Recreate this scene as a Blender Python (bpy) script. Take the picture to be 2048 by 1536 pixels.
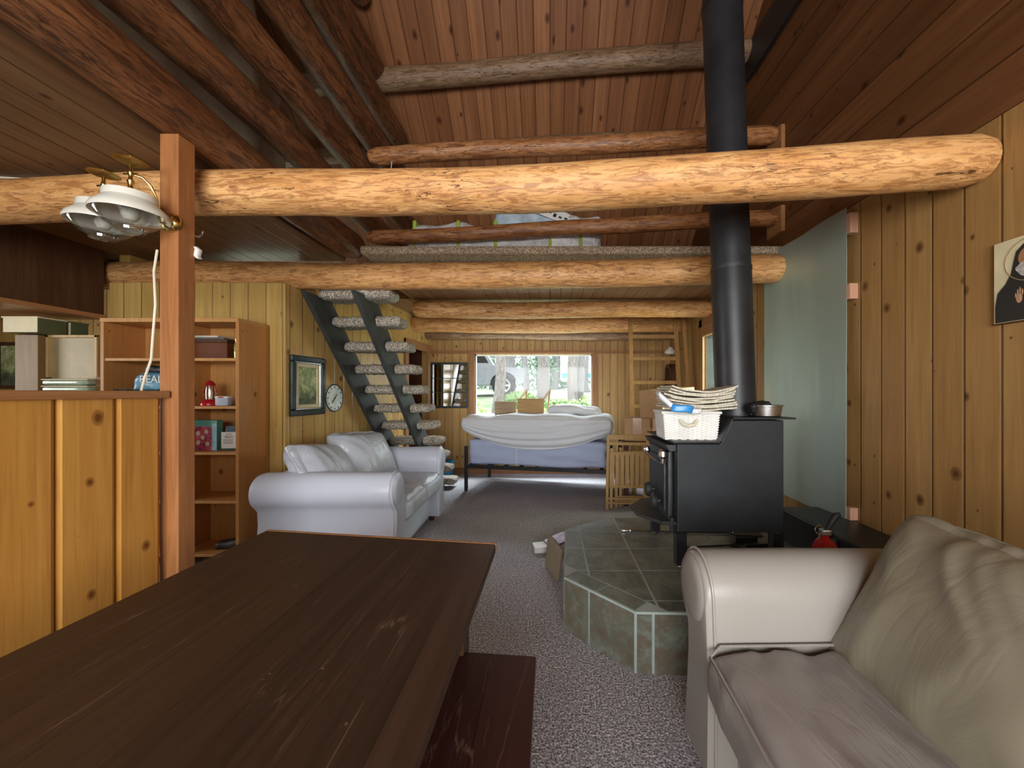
import bpy, bmesh, math, random
from mathutils import Vector, Matrix, noise as MN
for _o in list(bpy.data.objects): bpy.data.objects.remove(_o)
S = bpy.context.scene
COL = S.collection
R = math.radians

# ---------------- camera ----------------
cd = bpy.data.cameras.new('camera'); cam = bpy.data.objects.new('camera', cd); COL.objects.link(cam)
cd.sensor_width = 36.0; cd.lens = 770.0*36.0/2048.0
cd.shift_x = -0.0371; cd.shift_y = 0.0083; cd.clip_start = 0.02; cd.clip_end = 300
cam.location = (0, 0, 1.35); cam.rotation_euler = (R(90), 0, 0)
S.camera = cam
# ---------------- view / world / daylight ----------------
S.view_settings.view_transform = 'Standard'
try: S.view_settings.look = 'None'
except Exception: pass
S.view_settings.gamma = 1.0; S.view_settings.use_curve_mapping = False
S.view_settings.exposure = 1.05
W = bpy.data.worlds.new('sky'); S.world = W; W.use_nodes = True
_bg = W.node_tree.nodes['Background']; _bg.inputs[0].default_value = (0.86, 0.94, 1.0, 1); _bg.inputs[1].default_value = 2.1
def area(name, loc, rot, sx, sy, power, color, portal=False):
    l = bpy.data.lights.new(name, 'AREA'); l.shape = 'RECTANGLE'; l.size = sx; l.size_y = sy
    l.energy = power; l.color = color
    if portal: l.cycles.is_portal = True
    o = bpy.data.objects.new(name, l); COL.objects.link(o); o.location = loc; o.rotation_euler = rot
    return o
# daylight falling in through an unseen window added behind the camera, the kitchen window and the far window
area('daylight_added_back', (-0.2, -2.62, 1.55), (R(90), 0, 0), 3.2, 1.6, 108, (1.0, 0.985, 0.96))
area('daylight_far_sky', (-0.28, 7.75, 3.35), (R(42), 0, R(180)), 3.2, 1.6, 520, (0.90, 0.97, 1.0))
area('daylight_kitchen_window', (-6.8, 1.3, 1.6), (R(90), 0, R(-90)), 1.6, 1.0, 38, (1.0, 0.97, 0.88))

area('daylight_door_glass', (2.95, 4.45, 1.7), (R(82), 0, R(90)), 1.1, 1.3, 120, (1.0, 1.0, 0.96))

# ---------------- node helpers ----------------
class G:
    def __init__(s, name):
        s.m = bpy.data.materials.new(name); s.m.use_nodes = True
        s.t = s.m.node_tree; s.b = s.t.nodes['Principled BSDF']
    def n(s, typ, props=None, **ins):
        nd = s.t.nodes.new(typ)
        for k, v in (props or {}).items(): setattr(nd, k, v)
        for k, v in ins.items():
            k2 = int(k[1:]) if k[0] == '_' and k[1:].isdigit() else k.replace('_', ' ')
            s.put(nd.inputs[k2], v)
        return nd
    def put(s, sock, v):
        if isinstance(v, bpy.types.NodeSocket): s.t.links.new(v, sock)
        elif v is not None:
            try: sock.default_value = v
            except Exception: sock.default_value = (*v, 1)
    def math(s, op, a, b=None, c=None, clamp=False):
        nd = s.t.nodes.new('ShaderNodeMath'); nd.operation = op; nd.use_clamp = clamp
        s.put(nd.inputs[0], a)
        if b is not None: s.put(nd.inputs[1], b)
        if c is not None: s.put(nd.inputs[2], c)
        return nd.outputs[0]
    def co(s):
        if not hasattr(s, '_co'): s._co = s.n('ShaderNodeTexCoord').outputs['Object']
        return s._co
    def sep(s, v):
        nd = s.n('ShaderNodeSeparateXYZ', None, _0=v); return nd.outputs
    def comb(s, x, y, z): return s.n('ShaderNodeCombineXYZ', None, _0=x, _1=y, _2=z).outputs[0]
    def scale(s, v, sc):
        nd = s.t.nodes.new('ShaderNodeVectorMath'); nd.operation = 'MULTIPLY'; s.put(nd.inputs[0], v); nd.inputs[1].default_value = sc
        return nd.outputs[0]
    def noise(s, v, scale=5, detail=4, rough=0.55, dist=0.0):
        nd = s.n('ShaderNodeTexNoise', None, Vector=v, Scale=scale, Detail=detail, Roughness=rough, Distortion=dist); return nd.outputs[0]
    def ramp(s, f, stops, mode='LINEAR'):
        nd = s.n('ShaderNodeValToRGB', None, _0=f); cr = nd.color_ramp; cr.interpolation = mode
        while len(cr.elements) < len(stops): cr.elements.new(0.5)
        for e, (p, c) in zip(cr.elements, stops):
            e.position = p; e.color = (*c, 1) if len(c) == 3 else c
        return nd.outputs[0]
    def mix(s, f, a, b, mode='MIX'):
        nd = s.t.nodes.new('ShaderNodeMix'); nd.data_type = 'RGBA'; nd.blend_type = mode
        s.put(nd.inputs[0], f); s.put(nd.inputs[6], a); s.put(nd.inputs[7], b); return nd.outputs[2]
    def mr(s, v, a, b, c=0.0, d=1.0):
        return s.n('ShaderNodeMapRange', None, _0=v, _1=a, _2=b, _3=c, _4=d).outputs[0]
    def bump(s, h, strength=0.3, dist=0.01):
        nd = s.n('ShaderNodeBump', None, Strength=strength, Distance=dist, Height=h)
        s.t.links.new(nd.outputs[0], s.b.inputs['Normal'])
    def out(s, color=None, rough=None, metal=None, spec=None, **kw):
        if color is not None: s.put(s.b.inputs['Base Color'], color)
        if rough is not None: s.put(s.b.inputs['Roughness'], rough)
        if metal is not None: s.put(s.b.inputs['Metallic'], metal)
        if spec is not None: s.put(s.b.inputs['Specular IOR Level'], spec)
        for k, v in kw.items(): s.put(s.b.inputs[k.replace('_', ' ')], v)
        return s.m

def planks(name, across, along, w, c1, c2, c3, rough=0.5, knots=1.0, groove=0.04, offs=0.0, grain=1.0, spec=0.28):
    """boards: ACROSS and ALONG are axis indexes of the object's own coordinates"""
    g = G(name); x = g.sep(g.co()); a = x[across]; l = x[along]
    a = g.math('ADD', a, offs + 50*w)
    t = g.math('DIVIDE', a, w)
    # unequal board widths: shift the seams a little
    k = g.math('FLOOR', t); fr = g.math('FRACT', t)
    rnd = g.n('ShaderNodeTexWhiteNoise', {'noise_dimensions': '1D'}, W=k)
    r1 = rnd.outputs[0]; rs = g.sep(rnd.outputs[1])
    off = g.math('MULTIPLY', r1, 37.0)
    v = g.comb(g.math('MULTIPLY', a, 1.0), g.math('ADD', l, off), off)
    gr = g.noise(g.scale(v, (26, 1.3, 1)), 1.0, 6, 0.62, 0.6)
    gr2 = g.noise(g.scale(v, (90, 3.0, 1)), 1.0, 3, 0.6, 0.2)
    gr0 = g.noise(g.scale(v, (9, 0.42, 1)), 1.0, 3, 0.5, 0.4)
    base = g.mix(g.math('ADD', g.math('MULTIPLY', rs[1], 0.65), g.mr(gr0, 0.38, 0.62, 0.0, 0.45), clamp=True), c1, c2)
    base = g.mix(g.math('MULTIPLY', g.ramp(gr, [(0.35, (0, 0, 0)), (0.7, (1, 1, 1))]), 0.55*grain), base, c3)
    base = g.mix(g.math('MULTIPLY', g.ramp(gr2, [(0.5, (0, 0, 0)), (0.75, (1, 1, 1))]), 0.3*grain), base, tuple(q*0.55 for q in c3))
    # knots
    kv = g.comb(g.math('ADD', g.math('MULTIPLY', a, 5.2), off), g.math('MULTIPLY', g.math('ADD', l, off), 4.0), 0)
    kn = g.n('ShaderNodeTexVoronoi', {'feature': 'F1', 'voronoi_dimensions': '2D'}, Vector=kv, Scale=1.0, Randomness=1.0)
    kc = g.sep(kn.outputs['Color'])
    size = g.mr(kc[0], max(0.1, 0.55-0.30*(knots-1)), 1.0, 0.0, 0.14+0.02*knots)
    d = g.math('ADD', kn.outputs['Distance'], g.math('MULTIPLY', g.math('SUBTRACT', gr, 0.5), 0.09))
    km = g.math('SUBTRACT', 1.0, g.math('DIVIDE', d, g.math('ADD', size, 0.002)), clamp=True)
    km2 = g.ramp(km, [(0.0, (0, 0, 0)), (0.18, (0.5, 0.5, 0.5)), (0.45, (0.62, 0.62, 0.62)), (0.7, (1, 1, 1))])
    base = g.mix(g.math('MULTIPLY', km2, 0.9), base, (c3[0]*0.30, c3[1]*0.20, c3[2]*0.16))
    e = g.math('MINIMUM', fr, g.math('SUBTRACT', 1.0, fr))
    gm = g.math('SUBTRACT', 1.0, g.math('DIVIDE', e, groove), clamp=True)
    base = g.mix(g.math('MULTIPLY', gm, 0.75), base, tuple(q*0.22 for q in c3))
    h = g.math('SUBTRACT', g.math('MULTIPLY', gr, 0.12), g.math('MULTIPLY', gm, 1.0))
    g.bump(h, 0.6, 0.006)
    return g.out(base, rough, spec=spec)

def logmat(name, c1, c2, c3, rough=0.5, dark=0.6, spec=0.45):
    g = G(name); v = g.co()
    inf = g.n('ShaderNodeObjectInfo').outputs['Random']
    vx = g.n('ShaderNodeVectorMath', {'operation': 'ADD'}, _0=v, _1=g.comb(g.math('MULTIPLY', inf, 40), 0, 0)).outputs[0]
    a = g.noise(g.scale(vx, (2.2, 9, 9)), 1.0, 5, 0.6, 1.2)
    b = g.noise(g.scale(vx, (6.5, 40, 40)), 1.0, 6, 0.72, 1.2)
    c = g.noise(g.scale(vx, (1.6, 4, 4)), 1.0, 2, 0.5, 0.3)
    base = g.mix(g.ramp(a, [(0.33, (0, 0, 0)), (0.66, (1, 1, 1))]), c1, c2)
    base = g.mix(g.math('MULTIPLY', g.ramp(b, [(0.42, (1, 1, 1)), (0.53, (0, 0, 0))]), 0.8), base, c3)
    cr = g.noise(g.scale(vx, (7.0, 40, 40)), 1.0, 4, 0.75, 1.6)
    crm = g.ramp(cr, [(0.0, (1, 1, 1)), (0.36, (1, 1, 1)), (0.41, (0, 0, 0))])
    cm = g.math('MULTIPLY', crm, g.ramp(c, [(0.42, (0, 0, 0)), (0.58, (1, 1, 1))]))
    base = g.mix(g.math('MULTIPLY', cm, dark), base, (0.03, 0.014, 0.008))
    kn = g.n('ShaderNodeTexVoronoi', None, Vector=g.scale(vx, (3.2, 5.5, 5.5)), Scale=1.0)
    km = g.ramp(kn.outputs['Distance'], [(0.0, (1, 1, 1)), (0.07, (0.7, 0.7, 0.7)), (0.13, (0, 0, 0))])
    base = g.mix(g.math('MULTIPLY', km, 0.55), base, tuple(q*0.35 for q in c3))
    h = g.math('SUBTRACT', g.math('ADD', g.math('MULTIPLY', b, 0.6), g.math('MULTIPLY', a, 0.7)), g.math('MULTIPLY', cm, 1.0))
    g.bump(h, 0.55, 0.012)
    return g.out(base, rough, spec=spec)

def plain(name, c, rough=0.5, metal=0.0, var=0.12, scale=6.0, bump=0.0, bscale=60.0, spec=0.5, **kw):
    g = G(name)
    n = g.noise(g.co(), scale, 4, 0.6)
    col = g.mix(g.ramp(n, [(0.3, (0, 0, 0)), (0.7, (1, 1, 1))]), tuple(q*(1-var) for q in c), tuple(min(1, q*(1+var)) for q in c))
    if bump: g.bump(g.noise(g.co(), bscale, 3, 0.6), bump, 0.004)
    return g.out(col, rough, metal, spec, **kw)

def woodmat(name, c1, c2, axis=0, rough=0.5, sc=1.0, spec=0.22, seam=None):
    g = G(name); x = g.sep(g.co())
    s3 = [24*sc, 24*sc, 24*sc]; s3[axis] = 1.6*sc
    a = g.noise(g.scale(g.co(), tuple(s3)), 1.0, 6, 0.62, 0.9)
    s4 = [110*sc]*3; s4[axis] = 4*sc
    b = g.noise(g.scale(g.co(), tuple(s4)), 1.0, 3, 0.6, 0.3)
    col = g.mix(g.ramp(a, [(0.32, (0, 0, 0)), (0.68, (1, 1, 1))]), c1, c2)
    col = g.mix(g.math('MULTIPLY', g.ramp(b, [(0.5, (0, 0, 0)), (0.72, (1, 1, 1))]), 0.35), col, tuple(q*0.45 for q in c2))
    g.bump(g.math('ADD', a, g.math('MULTIPLY', b, 0.5)), 0.2, 0.003)
    return g.out(col, rough, spec=spec)

M = {}
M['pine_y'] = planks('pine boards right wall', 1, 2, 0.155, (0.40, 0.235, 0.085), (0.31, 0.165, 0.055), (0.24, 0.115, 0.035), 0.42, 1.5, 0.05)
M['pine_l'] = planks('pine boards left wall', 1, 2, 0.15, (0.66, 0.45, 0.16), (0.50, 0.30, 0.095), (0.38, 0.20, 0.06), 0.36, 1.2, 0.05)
M['pine_x'] = planks('pine boards cross walls', 0, 2, 0.15, (0.66, 0.46, 0.15), (0.50, 0.31, 0.09), (0.40, 0.22, 0.06), 0.42, 1.3, 0.05)
M['pine_far'] = planks('pine boards far wall', 0, 2, 0.125, (0.56, 0.36, 0.13), (0.40, 0.23, 0.085), (0.32, 0.165, 0.055), 0.45, 0.9, 0.05)
M['half'] = planks('wide pine boards', 1, 2, 0.213, (0.68, 0.36, 0.085), (0.58, 0.28, 0.055), (0.44, 0.17, 0.028), 0.34, 1.3, 0.0001, 0.06, 1.1)
M['roof'] = planks('cedar roof boards', 0, 1, 0.16, (0.44, 0.195, 0.08), (0.22, 0.085, 0.032), (0.15, 0.052, 0.02), 0.45, 1.0, 0.045)
M['gable'] = planks('dark gable boards', 2, 1, 0.235, (0.22, 0.092, 0.034), (0.115, 0.045, 0.016), (0.08, 0.03, 0.010), 0.42, 0.6, 0.035)
M['lowceil'] = planks('brown ceiling boards', 0, 1, 0.14, (0.27, 0.15, 0.07), (0.19, 0.10, 0.045), (0.13, 0.06, 0.026), 0.45, 0.5, 0.05)
M['loftceil'] = planks('loft underside boards', 0, 1, 0.125, (0.36, 0.20, 0.10), (0.26, 0.135, 0.062), (0.19, 0.09, 0.04), 0.5, 0.6, 0.05)
M['kitwall'] = planks('kitchen boards', 1, 2, 0.15, (0.28, 0.17, 0.07), (0.22, 0.12, 0.05), (0.15, 0.08, 0.03), 0.5, 0.8, 0.04)
M['log_gold'] = logmat('peeled golden log', (0.86, 0.50, 0.21), (0.68, 0.33, 0.11), (0.36, 0.145, 0.045), 0.40, 0.9)
M['log_red'] = logmat('dark stained log', (0.28, 0.112, 0.042), (0.145, 0.054, 0.021), (0.045, 0.017, 0.008), 0.38, 0.8)
M['log_rail'] = logmat('varnished rail log', (0.52, 0.25, 0.10), (0.36, 0.145, 0.05), (0.15, 0.05, 0.02), 0.26, 0.7)
M['log_weather'] = logmat('weathered purlin log', (0.42, 0.28, 0.17), (0.27, 0.155, 0.08), (0.13, 0.07, 0.035), 0.38, 0.9)
M['trim'] = woodmat('cedar trim', (0.36, 0.18, 0.08), (0.27, 0.12, 0.05), 2)
M['trimx'] = woodmat('cedar trim long', (0.34, 0.16, 0.07), (0.24, 0.10, 0.04), 0)
M['post'] = woodmat('cedar post', (0.42, 0.18, 0.066), (0.30, 0.115, 0.038), 2, 0.55)
M['captrim'] = woodmat('cap wood', (0.42, 0.205, 0.085), (0.32, 0.14, 0.055), 1, 0.4)
M['ledge'] = woodmat('dark ledge', (0.20, 0.10, 0.045), (0.13, 0.06, 0.03), 1)
M['shelf'] = planks('knotty shelf wood', 0, 2, 0.30, (0.62, 0.34, 0.12), (0.54, 0.27, 0.085), (0.42, 0.19, 0.055), 0.4, 1.6, 0.0001)
M['shelfside'] = planks('knotty shelf side wood', 1, 2, 0.40, (0.55, 0.265, 0.085), (0.48, 0.215, 0.065), (0.38, 0.155, 0.045), 0.4, 2.0, 0.0001, 0.1)
M['lightwood'] = woodmat('light oak', (0.60, 0.42, 0.20), (0.48, 0.31, 0.13), 2, 0.45)
M['teak'] = woodmat('folding chair wood', (0.54, 0.36, 0.15), (0.42, 0.25, 0.09), 2, 0.45)
M['ladder'] = woodmat('ladder wood', (0.46, 0.27, 0.10), (0.33, 0.17, 0.06), 2, 0.45)
M['stoolw'] = woodmat('stool wood', (0.46, 0.30, 0.13), (0.36, 0.21, 0.08), 0, 0.5)
M['darkwood'] = woodmat('dark brown wood', (0.10, 0.045, 0.02), (0.06, 0.024, 0.012), 2, 0.45)
M['paintgrey'] = plain('dark grey painted wood', (0.040, 0.044, 0.042), 0.6, 0, 0.3, 9, 0.3, 30)
M['black'] = plain('black metal', (0.02, 0.021, 0.023), 0.42, 0.3, 0.2)
M['stove'] = plain('matt black stove steel', (0.022, 0.026, 0.030), 0.50, 0.25, 0.25, 3.5, 0.15, 120)
M['stovecast'] = plain('cast iron', (0.045, 0.047, 0.048), 0.48, 0.5, 0.3, 14, 0.4, 70)
M['chrome'] = plain('chrome', (0.75, 0.75, 0.74), 0.14, 1.0, 0.05)
M['brass'] = plain('polished brass', (0.72, 0.55, 0.20), 0.2, 1.0, 0.08)
M['steel'] = plain('brushed steel', (0.62, 0.62, 0.60), 0.3, 1.0, 0.1, 30)
M['void'] = plain('dark recess', (0.012, 0.009, 0.007), 0.9, 0, 0.1)
M['white'] = plain('white paint', (0.75, 0.75, 0.72), 0.5)
M['cord'] = plain('cream cord', (0.72, 0.66, 0.52), 0.5)
M['cardboard'] = plain('brown cardboard', (0.52, 0.31, 0.155), 0.7, 0, 0.08, 3, 0.1, 40)
M['tape'] = plain('clear packing tape', (0.50, 0.33, 0.19), 0.15, 0, 0.1, 20)
M['ink'] = plain('black ink', (0.02, 0.018, 0.016), 0.6)
M['darkgreenframe'] = plain('dark green frame', (0.022, 0.035, 0.032), 0.35, 0, 0.5, 12, 0.3, 30)
M['red'] = plain('red enamel', (0.42, 0.012, 0.018), 0.22)
M['blueplastic'] = plain('blue plastic', (0.01, 0.19, 0.36), 0.35)
M['cream'] = plain('cream card', (0.62, 0.54, 0.34), 0.6)
M['olive'] = plain('olive card', (0.085, 0.10, 0.045), 0.6)
M['grout'] = plain('pale grout', (0.36, 0.42, 0.40), 0.7)
M['rubber'] = plain('black rubber', (0.012, 0.012, 0.013), 0.6)
# carpet
def carpet(name, a, b, c, sc=230, bump=0.5):
    g = G(name); n = g.noise(g.co(), sc, 2, 0.7); n2 = g.noise(g.co(), sc*0.42, 2, 0.7); n3 = g.noise(g.co(), 2.2, 3, 0.5)
    col = g.ramp(n, [(0.36, a), (0.5, b), (0.62, c)])
    col = g.mix(g.ramp(n2, [(0.4, (0, 0, 0)), (0.6, (1, 1, 1))]), g.mix(0.35, col, a), col)
    col = g.mix(g.math('MULTIPLY', n3, 0.35), col, tuple(q*0.7 for q in a))
    g.bump(g.math('ADD', n, g.math('MULTIPLY', n2, 1.2)), bump, 0.012)
    return g.out(col, 0.95, spec=0.1)
M['carpet'] = carpet('speckled grey carpet', (0.135, 0.125, 0.14), (0.48, 0.46, 0.50), (1.0, 0.99, 1.0), 115)
M['carpetloft'] = carpet('looped beige carpet', (0.22, 0.16, 0.10), (0.58, 0.46, 0.32), (0.92, 0.80, 0.62), 95)
M['carpettread'] = carpet('beige tread carpet', (0.17, 0.145, 0.115), (0.50, 0.44, 0.36), (0.90, 0.82, 0.70), 80, 1.0)
# leather
def leather(name, c, rough=0.33, wr=0.35, axis=(3.0, 16, 6.0)):
    g = G(name); v = g.co()
    f = g.noise(v, 260, 2, 0.5)
    w = g.noise(g.scale(v, axis), 1.0, 3, 0.5, 1.6)
    ridge = g.math('ABSOLUTE', g.math('SUBTRACT', w, 0.5))
    h = g.math('ADD', g.math('MULTIPLY', g.ramp(ridge, [(0.0, (0, 0, 0)), (0.09, (1, 1, 1))]), wr), g.math('MULTIPLY', f, 0.05))
    d = g.noise(v, 3.0, 3, 0.5)
    col = g.mix(d, tuple(q*0.9 for q in c), c)
    g.bump(h, 0.35, 0.012)
    return g.out(col, rough, spec=0.5)
M['leather_w'] = leather('white leather', (0.59, 0.63, 0.74), 0.34, 0.03)
M['leather_wp'] = leather('creased white leather', (0.52, 0.55, 0.63), 0.30, 0.25)
M['leather_b'] = leather('beige leather', (0.35, 0.325, 0.295), 0.36, 0.03)
M['leather_bs'] = leather('grey beige creased leather', (0.30, 0.27, 0.255), 0.38, 0.22)
M['leather_bb'] = leather('tan creased leather', (0.26, 0.235, 0.17), 0.42, 0.12, (6, 3, 2.0))
def table_mat(name, c1, c2, axis, rough, board=0.14, across=0):
    g = G(name); x = g.sep(g.co())
    s3 = [30, 30, 30]; s3[axis] = 1.5
    a = g.noise(g.scale(g.co(), tuple(s3)), 1.0, 7, 0.66, 0.6)
    t = g.math('DIVIDE', g.math('ADD', x[across], 20.0), board)
    k = g.n('ShaderNodeTexWhiteNoise', {'noise_dimensions': '1D'}, W=g.math('FLOOR', t)).outputs[0]
    fr = g.math('FRACT', t); e = g.math('MINIMUM', fr, g.math('SUBTRACT', 1.0, fr))
    seam = g.math('SUBTRACT', 1.0, g.math('DIVIDE', e, 0.012), clamp=True)
    col = g.mix(g.ramp(a, [(0.3, (0, 0, 0)), (0.7, (1, 1, 1))]), c1, c2)
    col = g.mix(g.math('MULTIPLY', k, 0.35), col, tuple(q*1.7 for q in c2))
    col = g.mix(g.math('MULTIPLY', seam, 0.6), col, (0.008, 0.003, 0.002))
    s5 = [9, 9, 9]; s5[axis] = 1.1
    sv = g.n('ShaderNodeTexVoronoi', {'feature': 'DISTANCE_TO_EDGE'}, Vector=g.n('ShaderNodeVectorMath', {'operation': 'ADD'}, _0=g.scale(g.co(), tuple(s5)), _1=g.comb(a, a, a)).outputs[0], Scale=1.0).outputs[0]
    mask = g.noise(g.co(), 2.6, 2, 0.5)
    sm = g.math('MULTIPLY', g.ramp(sv, [(0.0, (1, 1, 1)), (0.010, (0, 0, 0))]), g.ramp(mask, [(0.44, (0, 0, 0)), (0.56, (1, 1, 1))]))
    dots = g.noise(g.co(), 38, 2, 0.5)
    sm = g.math('MAXIMUM', g.math('MULTIPLY', sm, 0.9), g.math('MULTIPLY', g.ramp(dots, [(0.73, (0, 0, 0)), (0.77, (1, 1, 1))]), 0.8))
    col = g.mix(g.math('MULTIPLY', sm, 0.55), col, (0.26, 0.17, 0.12))
    g.bump(g.math('SUBTRACT', a, g.math('MULTIPLY', seam, 2.0)), 0.25, 0.002)
    return g.out(col, g.mr(a, 0.3, 0.7, rough-0.04, rough+0.12), spec=0.32)
M['table'] = table_mat('dark stained table wood', (0.026, 0.0145, 0.009), (0.058, 0.030, 0.017), 1, 0.42)
M['bench'] = table_mat('dark red bench wood', (0.030, 0.010, 0.008), (0.045, 0.014, 0.011), 1, 0.34, 0.4)
def slate(name):
    g = G(name); x = g.sep(g.co())
    cell = g.n('ShaderNodeTexWhiteNoise', {'noise_dimensions': '3D'}, Vector=g.comb(g.math('FLOOR', g.math('DIVIDE', g.math('SUBTRACT', x[0], 0.22), 0.31)), g.math('FLOOR', g.math('DIVIDE', g.math('SUBTRACT', x[1], 1.94), 0.32)), 0)).outputs[0]
    n = g.noise(g.co(), 5, 6, 0.65, 0.8); n2 = g.noise(g.co(), 17, 5, 0.7, 0.5)
    col = g.ramp(n, [(0.3, (0.06, 0.07, 0.06)), (0.5, (0.15, 0.17, 0.14)), (0.68, (0.24, 0.265, 0.22))])
    rust = g.math('MULTIPLY', g.ramp(n2, [(0.42, (0, 0, 0)), (0.56, (1, 1, 1))]), g.math('MULTIPLY', g.math('LESS_THAN', x[2], 0.2855), 0.85))
    col = g.mix(rust, col, (0.13, 0.085, 0.05))
    col = g.mix(g.math('MULTIPLY', cell, 0.4), col, (0.16, 0.18, 0.14))
    g.bump(g.math('ADD', n, n2), 0.5, 0.01)
    return g.out(col, 0.38, spec=0.5)
M['slate'] = slate('green grey slate tile')
def metalsheet():
    g = G('galvanised heat shield'); v = g.co()
    n = g.noise(g.scale(v, (3, 22, 2.0)), 1.0, 4, 0.6, 0.4); n2 = g.noise(v, 3, 3, 0.5)
    col = g.mix(n, (0.36, 0.45, 0.40), (0.44, 0.54, 0.48))
    g.bump(n, 0.05, 0.004)
    return g.out(col, g.mr(n, 0.3, 0.7, 0.42, 0.58), metal=0.6)
M['sheet'] = metalsheet()
def cloth(name, c):
    g = G(name); v = g.co()
    n = g.noise(g.scale(v, (2.0, 2, 9)), 1.0, 4, 0.5, 1.5)
    g.bump(n, 0.4, 0.02); return g.out(g.mix(n, tuple(q*0.85 for q in c), c), 0.8, spec=0.2)
M['sheetcloth'] = cloth('pale blue bed sheet', (0.46, 0.53, 0.74))
M['sheetcloth2'] = cloth('grey bed sheet', (0.70, 0.73, 0.78))
def plasticwrap():
    g = G('clear plastic over white'); v = g.co()
    n = g.noise(v, 9, 5, 0.65, 1.5)
    g.bump(n, 0.9, 0.03)
    return g.out(g.ramp(n, [(0.35, (0.55, 0.54, 0.56)), (0.65, (0.88, 0.87, 0.88))]), 0.15, spec=0.8)
M['plastic'] = plasticwrap()
M['plasticblue'] = plain('bluish plastic', (0.45, 0.55, 0.64), 0.2, 0, 0.3, 7, 0.8, 14)
M['greentape'] = plain('green band', (0.36, 0.50, 0.07), 0.4)
M['kraft'] = plain('beige dust sheet', (0.48, 0.42, 0.31), 0.6, 0, 0.25, 4, 0.7, 8)
def glassmat(name, tint=(1, 1, 1), rough=0.0, alpha=1.0):
    g = G(name)
    return g.out(tint, rough, Transmission_Weight=1.0, IOR=1.3)
M['glass'] = None
def thin_glass(name, tint, mixf):
    m = bpy.data.materials.new(name); m.use_nodes = True; t = m.node_tree; t.nodes.clear()
    o = t.nodes.new('ShaderNodeOutputMaterial'); mx = t.nodes.new('ShaderNodeMixShader'); tr = t.nodes.new('ShaderNodeBsdfTransparent'); gl = t.nodes.new('ShaderNodeBsdfGlossy')
    tr.inputs[0].default_value = (*tint, 1); gl.inputs['Roughness'].default_value = 0.05; mx.inputs[0].default_value = mixf
    t.links.new(tr.outputs[0], mx.inputs[1]); t.links.new(gl.outputs[0], mx.inputs[2]); t.links.new(mx.outputs[0], o.inputs[0]); return m
M['glass'] = thin_glass('window glass', (0.97, 0.99, 1.0), 0.010)
M['shade'] = plain('frosted white shade glass', (0.72, 0.70, 0.62), 0.25, 0, 0.06)
M['shadeclear'] = thin_glass('clear ribbed glass', (0.80, 0.80, 0.76), 0.22)
M['mirror'] = plain('mirror glass', (0.85, 0.86, 0.85), 0.03, 1.0, 0.02)
M['doorglass'] = thin_glass('green tinted door glass', (0.60, 0.64, 0.59), 0.10)
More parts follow.
